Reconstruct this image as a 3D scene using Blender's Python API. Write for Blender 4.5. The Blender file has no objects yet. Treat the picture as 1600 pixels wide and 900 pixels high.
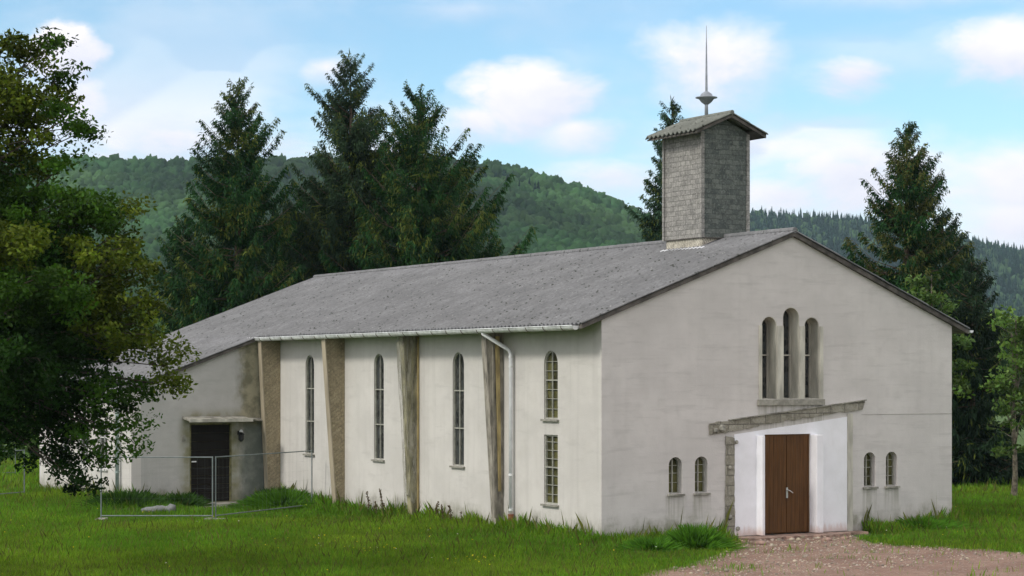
import bpy, math, random
import numpy as np
from mathutils import Vector, noise as mnoise
from mathutils.geometry import tessellate_polygon
R = math.radians
random.seed(7)
scn = bpy.context.scene
col = scn.collection

# ------------------------------------------------------------------ camera
F, CX, HZ = 3170.0, 800.0, 585.0          # focal length and horizon, in units of the 1600 wide frame
EYE = 3.816
GZ = -0.08                                # ground level
cam_d = bpy.data.cameras.new('camera'); cam = bpy.data.objects.new('camera', cam_d); col.objects.link(cam)
cam.location = (0, 0, EYE); cam.rotation_euler = (R(90), 0, 0)
cam_d.sensor_width = 36.0; cam_d.lens = F / 1600 * 36.0
cam_d.shift_y = (HZ - 450) / 1600.0
cam_d.clip_end = 8000; cam_d.clip_start = 0.5
scn.camera = cam

# ------------------------------------------------------------------ node helper
class NT:
    def __init__(s, tree): s.t = tree; s.n = tree.nodes; s.n.clear()
    def add(s, typ, **kw):
        nd = s.n.new(typ)
        ins = kw.pop('ins', {})
        for k, v in kw.items(): setattr(nd, k, v)
        for k, v in ins.items():
            sock = nd.inputs[k]
            if hasattr(v, 'is_linked') and hasattr(v, 'node'): s.t.links.new(v, sock)
            else: sock.default_value = v
        return nd
    def link(s, a, b): s.t.links.new(a, b)
    def math(s, op, a, b=0.0, c=0.0, clamp=False):
        nd = s.n.new('ShaderNodeMath'); nd.operation = op; nd.use_clamp = clamp
        for i, v in enumerate((a, b, c)):
            if hasattr(v, 'node'): s.t.links.new(v, nd.inputs[i])
            else: nd.inputs[i].default_value = v
        return nd.outputs[0]
    def mix(s, f, a, b, blend='MIX'):
        nd = s.n.new('ShaderNodeMix'); nd.data_type = 'RGBA'; nd.blend_type = blend
        for k, v in ((0, f), (6, a), (7, b)):
            if hasattr(v, 'node'): s.t.links.new(v, nd.inputs[k])
            elif k == 0: nd.inputs[0].default_value = v
            else: nd.inputs[k].default_value = tuple(v) + (1,) if len(v) == 3 else v
        return nd.outputs[2]
    def ramp(s, f, lo, hi, a=0.0, b=1.0):
        nd = s.n.new('ShaderNodeMapRange'); nd.clamp = True; nd.interpolation_type = 'SMOOTHSTEP'
        s.t.links.new(f, nd.inputs[0]); nd.inputs[1].default_value = lo; nd.inputs[2].default_value = hi
        nd.inputs[3].default_value = a; nd.inputs[4].default_value = b
        return nd.outputs[0]
    def noise(s, vec, scale, detail=4, rough=0.55, dist=0.0, out=0):
        nd = s.n.new('ShaderNodeTexNoise')
        if vec is not None: s.t.links.new(vec, nd.inputs['Vector'])
        nd.inputs['Scale'].default_value = scale; nd.inputs['Detail'].default_value = detail
        nd.inputs['Roughness'].default_value = rough; nd.inputs['Distortion'].default_value = dist
        return nd.outputs[out]
    def mapping(s, vec, scale=(1, 1, 1), rot=(0, 0, 0), loc=(0, 0, 0)):
        nd = s.n.new('ShaderNodeMapping'); s.t.links.new(vec, nd.inputs[0])
        nd.inputs[1].default_value = loc; nd.inputs[2].default_value = rot; nd.inputs[3].default_value = scale
        return nd.outputs[0]

# ------------------------------------------------------------------ sky, sun, exposure
SUN_DIR = Vector((-0.74, -0.50, 0.74)).normalized()      # towards the sun
sun_el = math.asin(SUN_DIR.z); sun_az = math.atan2(SUN_DIR.x, SUN_DIR.y)
world = bpy.data.worlds.new('World'); scn.world = world; world.use_nodes = True
w = NT(world.node_tree)
sky = w.add('ShaderNodeTexSky', sky_type='NISHITA', sun_disc=False)
sky.sun_elevation = sun_el; sky.sun_rotation = sun_az
sky.altitude = 300; sky.air_density = 1.0; sky.dust_density = 0.6; sky.ozone_density = 2.0
tc = w.add('ShaderNodeTexCoord')
sep = w.add('ShaderNodeSeparateXYZ', ins={0: tc.outputs['Generated']})
az = w.math('ARCTAN2', sep.outputs[0], sep.outputs[1]); el = w.math('ARCSINE', sep.outputs[2])
cmb = w.add('ShaderNodeCombineXYZ', ins={0: az, 1: el})
wv = w.mapping(cmb.outputs[0], (1, 1.8, 1))
n_big = w.noise(wv, 14, 7, 0.60, 0.25); n_fine = w.noise(wv, 60, 5, 0.6)
n_low = w.noise(w.mapping(cmb.outputs[0], (1, 2.6, 1), loc=(3.1, 1.7, 0)), 7, 6, 0.55, 0.2)
wob = w.math('MULTIPLY', w.math('SUBTRACT', n_big, 0.5), 1.7)
wob = w.math('ADD', wob, w.math('MULTIPLY', w.math('SUBTRACT', n_fine, 0.5), 0.35))
def blob(azd, eld, ra, re, amp=1.0):            # one cumulus: centre and radii in degrees
    x = w.math('MULTIPLY', w.math('SUBTRACT', az, R(azd)), 1 / R(ra))
    y = w.math('MULTIPLY', w.math('SUBTRACT', el, R(eld)), 1 / R(re))
    yl = w.math('MULTIPLY', w.math('MAXIMUM', y, 0), 1.25); yh = w.math('MULTIPLY', w.math('MINIMUM', y, 0), .8); yy = w.math('ADD', yl, yh)
    d = w.math('SQRT', w.math('ADD', w.math('MULTIPLY', x, x), w.math('MULTIPLY', yy, yy)))
    return w.math('MULTIPLY', w.math('SUBTRACT', w.math('ADD', 1.0, wob), d), amp), w.math('SUBTRACT', y, w.math('MULTIPLY', x, .45))
blobs = [(-12.4, 8.9, 1.5, 1.3, 1.8), (-12.2, 7.6, 2.0, 1.6, 1.0), (0.6, 7.9, 2.7, 1.35, 1.4), (-1.0, 7.2, 1.6, .9, .9), (-5.2, 8.6, 1.1, 0.6, .7), (1.8, 6.9, 2.2, .8, .8),
         (5.6, 8.9, 3.0, 1.5, .9), (9.5, 8.3, 2.0, 1.0, 1.2), (13.6, 8.9, 2.6, 1.1, 1.3), (9.6, 5.6, 3.0, 1.3, 1.2), (7.6, 5.0, 2.4, 1.0, .9),
         (14.0, 5.4, 2.8, 1.7, .9), (2.8, 5.6, 2.6, .8, .8), (-9.6, 6.6, 3.9, 1.2, .9), (-3.6, 6.2, 2.5, 1.4, .6), (14.0, 4.2, 2.6, 1.1, 1.0), (5.2, 6.6, 1.8, .8, .5), (-1.5, 10.2, 3.5, .5, .35), (11.0, 10.6, 5, .6, .4),
         (-30, 14, 9, 5, 1.0), (32, 18, 11, 6, 1.0), (0, 27, 12, 5, 1.0), (-70, 22, 16, 7, 1.0), (75, 25, 16, 7, 1.0), (150, 25, 20, 9, 1), (-130, 22, 18, 8, 1)]
acc = gacc = None
for b_ in blobs:
    v, gq = blob(*b_)
    if acc is None: acc, gacc = v, gq
    else:
        sel = w.ramp(w.math('SUBTRACT', v, acc), -.25, .25)
        gacc = w.math('ADD', w.math('MULTIPLY', gq, sel), w.math('MULTIPLY', gacc, w.math('SUBTRACT', 1.0, sel))); acc = w.math('MAXIMUM', acc, v)
cum = w.ramp(acc, -0.05, 0.85)
veil = w.math('MULTIPLY', w.ramp(n_low, 0.40, 0.66), w.ramp(el, R(9.5), R(5.5), 0.30, 1.0))
cover = w.math('MAXIMUM', w.math('MAXIMUM', cum, veil), w.ramp(w.math('ADD', el, w.math('MULTIPLY', n_low, .25)), R(22), R(36), 0, .92))
side_ = w.ramp(w.math('ADD', w.math('ABSOLUTE', az), w.math('MULTIPLY', n_low, .5)), R(45), R(75), 0, .90)
cover = w.math('MAXIMUM', cover, side_)
skyc = w.mix(1.0, sky.outputs[0], (0.94, 1.12, 1.13), 'MULTIPLY')
lum = 7.1
shade = w.ramp(w.math('ADD', gacc, w.math('MULTIPLY', w.math('SUBTRACT', n_big, 0.5), 3.2)), -1.1, 0.75)
cloudc = w.mix(shade, (0.76 * lum, 0.79 * lum, 0.93 * lum), (1.04 * lum, 1.00 * lum, 1.03 * lum))
low = w.ramp(el, R(7.5), R(1.5))
warm = w.math('MAXIMUM', w.ramp(el, R(18), R(35)), w.ramp(w.math('ABSOLUTE', az), R(35), R(70)))
cloudc = w.mix(warm, cloudc, (1.10 * lum, 1.06 * lum, 1.06 * lum))
fullc = w.mix(cover, skyc, cloudc)
fullc = w.mix(w.math('MULTIPLY', low, 0.6), fullc, (0.84 * lum, 0.84 * lum, 0.96 * lum))
bg = w.add('ShaderNodeBackground', ins={0: fullc, 1: 0.115})
w.link(bg.outputs[0], w.add('ShaderNodeOutputWorld').inputs[0])
sd = bpy.data.lights.new('sun', 'SUN'); sd.energy = 1.5; sd.angle = R(10); sd.color = (1.0, 0.95, 0.86)
so = bpy.data.objects.new('sun', sd); col.objects.link(so); so.location = (0, 0, 60)
so.rotation_euler = SUN_DIR.to_track_quat('Z', 'Y').to_euler()
scn.view_settings.view_transform = 'Standard'; scn.view_settings.look = 'None'
scn.view_settings.exposure = 0.43; scn.view_settings.gamma = 1.0
scn.cycles.max_bounces = 6; scn.cycles.transparent_max_bounces = 8; scn.cycles.volume_bounces = 0
scn.cycles.use_denoising = True

# ------------------------------------------------------------------ geometry helpers
def at(px, py, Y):                                   # pixel of the 1600x900 frame -> world point at distance Y
    return Vector(((px - CX) * Y / F, Y, EYE + (HZ - py) * Y / F))
def ground_at(px, py, z=GZ):
    return at(px, py, (EYE - z) * F / (py - HZ))
U = Vector((0.86238547, 0.50625221, 0)); V = Vector((-0.50625221, 0.86238547, 0))
CORNER = Vector((2.0315, 46.0, 0)); ROTZ = math.atan2(U.y, U.x)
def loc(P): d = Vector(P) - CORNER; return (d.dot(U), d.dot(V), d.z)
def wor(a, b, z=0.0): return CORNER + U * a + V * b + Vector((0, 0, z))

class MB:
    def __init__(s): s.v = []; s.f = []
    def add(s, vs, fs):
        o = len(s.v); s.v += [tuple(p) for p in vs]; s.f += [tuple(i + o for i in q) for q in fs]; return s
    def box(s, x0, x1, y0, y1, z0, z1):
        return s.add([(x, y, z) for z in (z0, z1) for x, y in ((x0, y0), (x1, y0), (x1, y1), (x0, y1))],
                     [(0, 3, 2, 1), (4, 5, 6, 7), (0, 1, 5, 4), (1, 2, 6, 5), (2, 3, 7, 6), (3, 0, 4, 7)])
    def hexa(s, p8): return s.add(p8, [(0, 3, 2, 1), (4, 5, 6, 7), (0, 1, 5, 4), (1, 2, 6, 5), (2, 3, 7, 6), (3, 0, 4, 7)])
    def tube(s, pts, rad, n=8, cap=True):
        pts = [Vector(p) for p in pts]; rs = rad if isinstance(rad, (list, tuple)) else [rad] * len(pts)
        vs = []; prev = None
        for i, p in enumerate(pts):
            t = (pts[min(i + 1, len(pts) - 1)] - pts[max(i - 1, 0)]).normalized()
            a = prev if prev is not None and abs(prev.dot(t)) < .95 else (Vector((1, 0, 0)) if abs(t.x) < .8 else Vector((0, 1, 0)))
            a = (a - t * a.dot(t)).normalized(); b = t.cross(a); prev = a
            for k in range(n):
                q = 2 * math.pi * k / n; vs.append(p + (a * math.cos(q) + b * math.sin(q)) * rs[i])
        fs = [(i * n + k, i * n + (k + 1) % n, (i + 1) * n + (k + 1) % n, (i + 1) * n + k) for i in range(len(pts) - 1) for k in range(n)]
        if cap: fs += [tuple(range(n))[::-1], tuple((len(pts) - 1) * n + k for k in range(n))]
        return s.add(vs, fs)
    def lathe(s, c, prof, n=20):
        vs = [(c[0] + r * math.cos(2 * math.pi * k / n), c[1] + r * math.sin(2 * math.pi * k / n), c[2] + z) for r, z in prof for k in range(n)]
        fs = [(i * n + k, i * n + (k + 1) % n, (i + 1) * n + (k + 1) % n, (i + 1) * n + k) for i in range(len(prof) - 1) for k in range(n)]
        return s.add(vs, fs + [tuple(range(n))[::-1], tuple((len(prof) - 1) * n + k for k in range(n))])
    def prism(s, loops, fn, d0, d1):
        """extruded outline with holes; loops of (s, z), first is the outer one; fn(s, z, d) -> point"""
        tris = tessellate_polygon([[Vector((p[0], p[1], 0)) for p in lp] for lp in loops])
        flat = [p for lp in loops for p in lp]; n = len(flat)
        vs = [fn(p[0], p[1], d0) for p in flat] + [fn(p[0], p[1], d1) for p in flat]
        fs = [tuple(t) for t in tris] + [tuple(i + n for i in t[::-1]) for t in tris]
        o = 0
        for lp in loops:
            m = len(lp); fs += [(o + i, o + (i + 1) % m, n + o + (i + 1) % m, n + o + i) for i in range(m)]; o += m
        return s.add(vs, fs)
    def build(s, name, mat, parent=None, smooth=False, bevel=0.0):
        me = bpy.data.meshes.new(name); me.from_pydata(s.v, [], s.f); me.validate(); me.materials.append(mat)
        import bmesh
        bm = bmesh.new(); bm.from_mesh(me); bmesh.ops.recalc_face_normals(bm, faces=bm.faces); bm.to_mesh(me); bm.free()
        if smooth: me.polygons.foreach_set('use_smooth', [True] * len(me.polygons))
        o = bpy.data.objects.new(name, me); col.objects.link(o)
        if parent: o.parent = parent
        if bevel:
            m = o.modifiers.new('b', 'BEVEL'); m.width = bevel; m.segments = 2; m.limit_method = 'ANGLE'
        return o

def np_mesh(name, verts, k, mat, parent=None, colors=None, idx=None, smooth=False):
    """verts (n*k,3) as separate k-gons, or idx (m,k) into verts; colors per vertex (n,3)"""
    verts = np.asarray(verts, dtype=np.float32).reshape(-1, 3)
    if idx is None: idx = np.arange(len(verts), dtype=np.int32).reshape(-1, k)
    me = bpy.data.meshes.new(name); me.vertices.add(len(verts)); me.vertices.foreach_set('co', verts.ravel())
    m = len(idx); me.loops.add(m * k); me.loops.foreach_set('vertex_index', idx.astype(np.int32).ravel())
    me.polygons.add(m); me.polygons.foreach_set('loop_start', np.arange(0, m * k, k, dtype=np.int32))
    me.polygons.foreach_set('loop_total', np.full(m, k, dtype=np.int32))
    if smooth: me.polygons.foreach_set('use_smooth', np.ones(m, dtype=bool))
    me.update(calc_edges=True)
    if colors is not None:
        at_ = me.color_attributes.new('tint', 'FLOAT_COLOR', 'POINT')
        c4 = np.ones((len(verts), 4), dtype=np.float32); c4[:, :3] = colors; at_.data.foreach_set('color', c4.ravel())
    me.materials.append(mat)
    o = bpy.data.objects.new(name, me); col.objects.link(o)
    if parent: o.parent = parent
    return o
def tag(o, label=None, cat=None, group=None, kind=None):
    if label: o['label'] = label
    if cat: o['category'] = cat
    if group: o['group'] = group
    if kind: o['kind'] = kind
    return o
def empty(name, location, rz=0.0):
    o = bpy.data.objects.new(name, None); col.objects.link(o); o.location = location; o.rotation_euler = (0, 0, rz); return o

# ------------------------------------------------------------------ materials
MATS = {}
def new_mat(name):
    m = bpy.data.materials.new(name); m.use_nodes = True; n = NT(m.node_tree); MATS[name] = m
    out = n.add('ShaderNodeOutputMaterial'); p = n.add('ShaderNodeBsdfPrincipled'); n.link(p.outputs[0], out.inputs[0])
    g = n.add('ShaderNodeTexCoord').outputs['Object']
    return m, n, p, g, out
def bump(n, p, h, strength=0.3, dist=0.02):
    b = n.add('ShaderNodeBump', ins={'Strength': strength, 'Distance': dist, 'Height': h}); n.link(b.outputs[0], p.inputs['Normal'])
def simple(name, c, rough=0.7, metal=0.0, var=0.15, scale=6, bmp=0.15, streak=False):
    m, n, p, g, o = new_mat(name)
    v = n.noise(n.mapping(g, (1, 1, .25)) if streak else g, scale, 5, .6)
    c2 = tuple(x * (1 - var * 2.2) for x in c); c1 = tuple(min(1, x * (1 + var)) for x in c)
    n.link(n.mix(n.ramp(v, .3, .7), c2, c1), p.inputs['Base Color'])
    p.inputs['Roughness'].default_value = rough; p.inputs['Metallic'].default_value = metal
    bump(n, p, n.noise(g, scale * 8, 3), bmp, .01)
    return m

def wall_mat(name, base, dirt, blocks, stain=False, dark=1.0):
    m, n, p, g, o = new_mat(name)
    sp = n.add('ShaderNodeSeparateXYZ', ins={0: g}); z = sp.outputs[2]
    big = n.noise(n.mapping(g, (1, 1, 1.6)), 0.55, 6, .6); mid = n.noise(g, 2.3, 6, .62); fine = n.noise(g, 26, 4, .6)
    c = n.mix(n.ramp(big, .35, .68), tuple(x * .88 for x in base), base)
    c = n.mix(n.math('MULTIPLY', n.ramp(mid, .45, .72), .38), c, dirt)
    hs = n.noise(n.mapping(g, (.55, .55, 3.2)), 1.3, 7, .68, .3); c = n.mix(n.math('MULTIPLY', n.ramp(hs, .54, .68), .34), c, tuple(x * .70 for x in base))
    # vertical rain streaks
    st = n.noise(n.mapping(g, (2.4, 2.4, .09)), 2.0, 5, .65)
    c = n.mix(n.math('MULTIPLY', n.ramp(st, .48, .72), .16 if blocks else .34), c, tuple(x * .72 for x in base))
    # horizontal joint ghosting and block patches
    if blocks:
        br = n.add('ShaderNodeTexBrick', ins={'Vector': n.mapping(g, (1, 1, 1), rot=(R(90), 0, 0)), 'Scale': 1.0, 'Mortar Size': .006,
                 'Mortar Smooth': .8, 'Brick Width': .52, 'Row Height': .25, 'Color1': (.35, .35, .35, 1), 'Color2': (.65, .65, .65, 1), 'Mortar': (0, 0, 0, 1)})
        fade = n.ramp(n.noise(g, .8, 4), .38, .66)
        c = n.mix(n.math('MULTIPLY', fade, .10), c, br.outputs[0], 'OVERLAY')
        wv2 = n.noise(n.mapping(g, (.5, .5, 5.0)), 1.6, 5, .6)
        c = n.mix(n.math('MULTIPLY', n.ramp(wv2, .52, .70), .28), c, tuple(x * .74 for x in dirt))
    # splash-back dirt and moss near the ground
    edge = n.math('ADD', z, n.math('MULTIPLY', n.math('SUBTRACT', n.noise(n.mapping(g, (1, 1, .5)), 3.0, 6, .7), .5), 1.1))
    lowd = n.ramp(edge, .62, -.05)
    c = n.mix(n.math('MULTIPLY', lowd, .62), c, (.22, .20, .165))
    mo = n.math('MULTIPLY', n.ramp(n.noise(g, 1.7, 5, .7), .46, .62), n.ramp(edge, .75, .1))
    c = n.mix(n.math('MULTIPLY', mo, .5), c, (.12, .135, .06))
    # small spots and scuffs
    vo = n.add('ShaderNodeTexVoronoi', ins={'Vector': g, 'Scale': 5.0}); sp_ = n.ramp(vo.outputs['Distance'], .05, .02)
    sp_ = n.math('MULTIPLY', sp_, n.ramp(n.noise(g, 1.1, 3), .52, .62)); c = n.mix(n.math('MULTIPLY', sp_, .5), c, (.15, .13, .10))
    if blocks:  # run-off below the sills, exposed pink render near the portal foot
        jit = n.math('MULTIPLY', n.math('SUBTRACT', n.noise(n.mapping(g, (9, 9, .6)), 1.5, 5, .7), .5), .5)
        for (xa, xb, zt, zl) in ((4.4, 6.4, 3.08, 1.2), (1.80, 2.28, 1.0, .9), (2.54, 3.01, 1.0, .9), (7.63, 8.10, 1.0, .9), (8.33, 8.80, 1.0, .9)):
            mx_ = n.math('MULTIPLY', n.ramp(n.math('ADD', sp.outputs[0], jit), xa - .05, xa + .05), n.ramp(n.math('ADD', sp.outputs[0], jit), xb + .05, xb - .05))
            mz_ = n.math('MULTIPLY', n.ramp(z, zt - zl, zt - .05), n.ramp(z, zt + .02, zt - .02)); c = n.mix(n.math('MULTIPLY', n.math('MULTIPLY', mx_, mz_), n.ramp(n.noise(n.mapping(g, (12, 12, .4)), 1.2, 4), .4, .65, .1, .55)), c, (.20, .20, .14))
    if stain:   # damp, mossy patch next to the first buttress
        x = n.math('ADD', sp.outputs[0], n.math('MULTIPLY', n.math('SUBTRACT', n.noise(n.mapping(g, (1, 1, .6)), 3.5, 5, .65), .5), .7))
        mk = n.ramp(x, -1.35, -.98)
        up = n.ramp(z, 2.15, 2.45)
        sc = n.mix(up, n.mix(n.ramp(mid, .4, .65), (.085, .105, .085), (.17, .19, .16)), n.mix(n.ramp(mid, .4, .62), (.15, .14, .075), (.34, .31, .20)))
        c = n.mix(n.math('MULTIPLY', mk, .85), c, sc)
        # greenish run-off around the side door
        dx = n.math('ABSOLUTE', n.math('SUBTRACT', sp.outputs[0], -2.1)); dk = n.math('MULTIPLY', n.ramp(dx, 1.12, .72), n.ramp(z, 2.9, 2.5))
        c = n.mix(n.math('MULTIPLY', dk, n.ramp(n.noise(g, 3.2, 5), .3, .7, .35, .9)), c, (.20, .195, .09))
    n.link(c, p.inputs['Base Color']); p.inputs['Roughness'].default_value = .93
    p.inputs['Specular IOR Level'].default_value = .2
    h = n.math('ADD', fine, n.math('MULTIPLY', mid, 1.5)); bump(n, p, h, .35, .012)
    return m
M_FRONT = wall_mat('render_front', (.62, .595, .575), (.48, .465, .445), True)
M_SIDE = wall_mat('render_side', (.63, .61, .58), (.51, .49, .455), False)
M_WING = wall_mat('render_wing', (.50, .495, .475), (.37, .365, .345), False, stain=True)  # base darker than the other walls: shade of the oak put into the colour

def roof_mat(name, tone):
    m, n, p, g, o = new_mat(name)
    v1 = n.noise(g, .7, 6, .65); v2 = n.noise(n.mapping(g, (.5, 2.2, 1)), 3.2, 5, .7); v3 = n.noise(g, 12, 4, .7)
    c = n.mix(n.ramp(v1, .35, .68), tuple(x * .78 for x in tone), tone)
    c = n.mix(n.math('MULTIPLY', n.ramp(v2, .45, .7), .45), c, tuple(x * 1.45 for x in tone))
    c = n.mix(n.math('MULTIPLY', n.ramp(v3, .42, .7), .55), c, tuple(x * .55 for x in tone))
    vo = n.add('ShaderNodeTexVoronoi', ins={'Vector': n.mapping(g, (1, 1, .3)), 'Scale': 7.5, 'Randomness': 1.0})
    dots = n.math('MULTIPLY', n.ramp(vo.outputs['Distance'], .30, .14), n.ramp(n.noise(g, 2.3, 4), .42, .56))
    c = n.mix(n.math('MULTIPLY', dots, .85), c, (.045, .05, .04))
    vo2 = n.add('ShaderNodeTexVoronoi', ins={'Vector': n.mapping(g, (1, 1, .3), loc=(5, 3, 0)), 'Scale': 10, 'Randomness': 1.0})
    d2 = n.math('MULTIPLY', n.ramp(vo2.outputs['Distance'], .26, .12), n.ramp(n.noise(g, 3.1, 4), .5, .6))
    c = n.mix(n.math('MULTIPLY', d2, .35), c, (.42, .42, .41))
    n.link(c, p.inputs['Base Color']); p.inputs['Roughness'].default_value = .9; p.inputs['Specular IOR Level'].default_value = .2
    bump(n, p, n.math('ADD', v3, n.math('MULTIPLY', dots, 1.0)), .55, .02)
    return m
M_ROOF = roof_mat('corrugated_cement', (.205, .208, .216))
M_TROOF = roof_mat('mossy_corrugated_cement', (.19, .20, .18))

def slate_mat(name, c1, c2, w_, h_, skew=0.0, mortar=(.05, .05, .05), ms=.012, tilt=0.0):
    m, n, p, g, o = new_mat(name)
    # u runs round the shaft, v is height, so every side gets courses
    sp = n.add('ShaderNodeSeparateXYZ', ins={0: g})
    uu = n.math('ADD', n.math('ADD', sp.outputs[0], sp.outputs[1]), n.math('MULTIPLY', sp.outputs[2], skew))
    cv = n.add('ShaderNodeCombineXYZ', ins={0: uu, 1: n.math('ADD', sp.outputs[2], n.math('MULTIPLY', n.math('ADD', sp.outputs[0], sp.outputs[1]), tilt))})
    dn = n.add('ShaderNodeVectorMath', operation='SCALE', ins={0: n.noise(g, 4, 3, out=1), 'Scale': .05})
    av = n.add('ShaderNodeVectorMath', operation='ADD', ins={0: cv.outputs[0], 1: dn.outputs[0]})
    br = n.add('ShaderNodeTexBrick', ins={'Vector': av.outputs[0], 'Scale': 1.0, 'Mortar Size': ms, 'Mortar Smooth': .6, 'Brick Width': w_, 'Row Height': h_,
              'Bias': .0, 'Color1': c1 + (1,), 'Color2': c2 + (1,), 'Mortar': mortar + (1,)})
    v = n.noise(g, 5, 6, .75); v2 = n.noise(g, 22, 4, .7)
    c = n.mix(n.math('MULTIPLY', n.ramp(v, .42, .66), .55), br.outputs[0], tuple(x * .45 for x in c1))
    c = n.mix(n.math('MULTIPLY', n.ramp(v2, .48, .7), .55), c, tuple(min(1, x * 1.7) for x in c2))
    n.link(c, p.inputs['Base Color']); p.inputs['Roughness'].default_value = .8
    bump(n, p, n.math('ADD', n.math('MULTIPLY', br.outputs[1], -1.0), n.math('MULTIPLY', v2, .8)), .7, .02)
    return m
M_SLATE = slate_mat('weathered_slate', (.22, .215, .203), (.32, .31, .29), .21, .125, mortar=(.12, .12, .11), ms=.008)
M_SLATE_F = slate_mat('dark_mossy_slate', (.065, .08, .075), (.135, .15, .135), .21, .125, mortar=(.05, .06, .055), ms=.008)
M_TAN = slate_mat('tan_shingle', (.50, .46, .38), (.60, .56, .47), .20, .10, skew=0, tilt=1.3, mortar=(.22, .20, .16), ms=.012)
M_BUTT = slate_mat('buttress_shingle', (.32, .265, .17), (.36, .305, .20), .70, .12, skew=0, tilt=-.75, mortar=(.235, .19, .12), ms=.010)
M_TRIM = simple('beige_trim', (.36, .31, .225), .8, var=.12, scale=3, streak=True)
M_CONC = simple('weathered_concrete', (.30, .29, .25), .9, var=.25, scale=5, bmp=.5)
M_GWOOD = simple('grey_weathered_board', (.30, .275, .23), .85, var=.25, scale=9, streak=True, bmp=.5)
M_YWOOD = simple('raw_timber_lath', (.42, .33, .15), .8, var=.2, scale=7, streak=True)
M_GREENWOOD = simple('mossy_timber', (.27, .25, .15), .9, var=.3, scale=7, streak=True)
M_ZINC = simple('zinc', (.74, .76, .76), .5, .1, var=.12, scale=4)
def plaster():
    m, n, p, g, o = new_mat('white_plaster'); z = n.add('ShaderNodeSeparateXYZ', ins={0: g}).outputs[2]
    v = n.noise(g, 2.2, 5, .6); sm = n.noise(n.mapping(g, (2, 2, .5)), 3, 5, .7)
    c = n.mix(n.ramp(v, .3, .7), (.78, .785, .82), (.85, .855, .90)); c = n.mix(n.math('MULTIPLY', n.ramp(sm, .55, .75), .25), c, (.60, .59, .58))
    e = n.ramp(n.math('ADD', z, n.math('MULTIPLY', n.math('SUBTRACT', sm, .5), .5)), .24, .0); c = n.mix(n.math('MULTIPLY', e, .7), c, (.55, .40, .34))
    n.link(c, p.inputs['Base Color']); p.inputs['Roughness'].default_value = .8; bump(n, p, v, .2, .01); return m
M_WHITEP = plaster()
M_WHITEP2 = simple('white_downpipe', (.80, .82, .85), .5, var=.06, scale=3)
M_GREENPIPE = simple('grey_green_pipe', (.30, .38, .36), .5, var=.08)
M_FRAME = simple('weathered_window_frame', (.36, .36, .31), .6, var=.12, scale=8)
M_WFRAME = simple('white_window_frame', (.62, .62, .60), .6, var=.08, scale=8)
M_SURR = simple('cast_stone_surround', (.54, .525, .455), .85, var=.18, scale=3, streak=True)
M_SILL = simple('sill_stone', (.30, .29, .25), .85, var=.15, scale=8)
M_SOFFIT = simple('soffit_board', (.16, .145, .115), .85, var=.2)
M_FASCIA = simple('verge_board', (.10, .09, .08), .85, var=.25, scale=4)
M_RED = simple('clay_pipe', (.34, .12, .06), .8, var=.2)
M_STEEL = simple('galvanised_steel', (.20, .235, .24), .55, .4, var=.1)
M_DARKM = simple('black_metal', (.02, .02, .022), .5, .2)
M_HANDLE = simple('brushed_handle', (.65, .65, .66), .3, .9, var=.04)
M_LEAD = simple('spire_metal', (.30, .33, .37), .5, .4, var=.1)
M_RUBBLE = simple('pinkish_rubble', (.29, .195, .155), .95, var=.28, scale=4, bmp=.8)
M_BARK = simple('bark', (.075, .058, .042), .95, var=.3, scale=9, bmp=.8)
M_BARK2 = simple('spruce_bark', (.11, .078, .055), .95, var=.3, scale=9, bmp=.8)
M_PBARK = simple('pale_bark', (.20, .17, .13), .95, var=.3, scale=9, bmp=.6)
M_SACK = simple('pale_sack', (.17, .18, .175), .7, var=.12, scale=9, bmp=.6)

def wood_door(name, c, plankw, rough=.55):
    m, n, p, g, o = new_mat(name)
    p.inputs['Specular IOR Level'].default_value = .2; gr = n.noise(n.mapping(g, (14, 14, .5)), 2.2, 6, .6, .4); v = n.noise(g, 1.2, 4)
    cc = n.mix(n.ramp(gr, .3, .7), tuple(x * .62 for x in c), tuple(x * 1.2 for x in c)); cc = n.mix(n.math('MULTIPLY', n.ramp(v, .4, .7), .35), cc, tuple(x * .6 for x in c))
    n.link(cc, p.inputs['Base Color']); p.inputs['Roughness'].default_value = rough; bump(n, p, gr, .25, .004)
    return m
M_DOOR = wood_door('brown_wood', (.105, .047, .014), .1); M_DDOOR = wood_door('black_brown_wood', (.016, .013, .011), .12, .8)

def glass_mat(name, c, cell, lead, vary, rough=.16):
    m, n, p, g, o = new_mat(name); p.inputs['Specular IOR Level'].default_value = .25
    sp = n.add('ShaderNodeSeparateXYZ', ins={0: g})
    cv = n.add('ShaderNodeCombineXYZ', ins={0: n.math('ADD', sp.outputs[0], sp.outputs[1]), 1: sp.outputs[2]})
    if cell:
        vo = n.add('ShaderNodeTexVoronoi', feature='DISTANCE_TO_EDGE', ins={'Vector': n.mapping(cv.outputs[0], (1.0, .75, 1)), 'Scale': cell, 'Randomness': .9})
        vc = n.add('ShaderNodeTexVoronoi', ins={'Vector': n.mapping(cv.outputs[0], (1.0, .75, 1)), 'Scale': cell, 'Randomness': .9})
        s2 = n.add('ShaderNodeSeparateColor', ins={0: vc.outputs['Color']})
        ln = n.ramp(vo.outputs['Distance'], .075, .035)
        base = n.mix(s2.outputs[0], tuple(x * (1 - vary) for x in c), tuple(x * (1 + vary * 2) for x in c))
        cc = n.mix(ln, base, lead); rr = n.math('MAXIMUM', n.math('MULTIPLY', ln, .7), rough)
        n.link(rr, p.inputs['Roughness'])
    else:
        cc = n.mix(n.ramp(n.noise(g, 2.3, 3), .35, .65), tuple(x * (1 - vary) for x in c), tuple(x * (1 + vary) for x in c)); p.inputs['Roughness'].default_value = rough
    n.link(cc, p.inputs['Base Color']); bump(n, p, n.noise(g, 9, 2), .12, .01)
    return m
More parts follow.
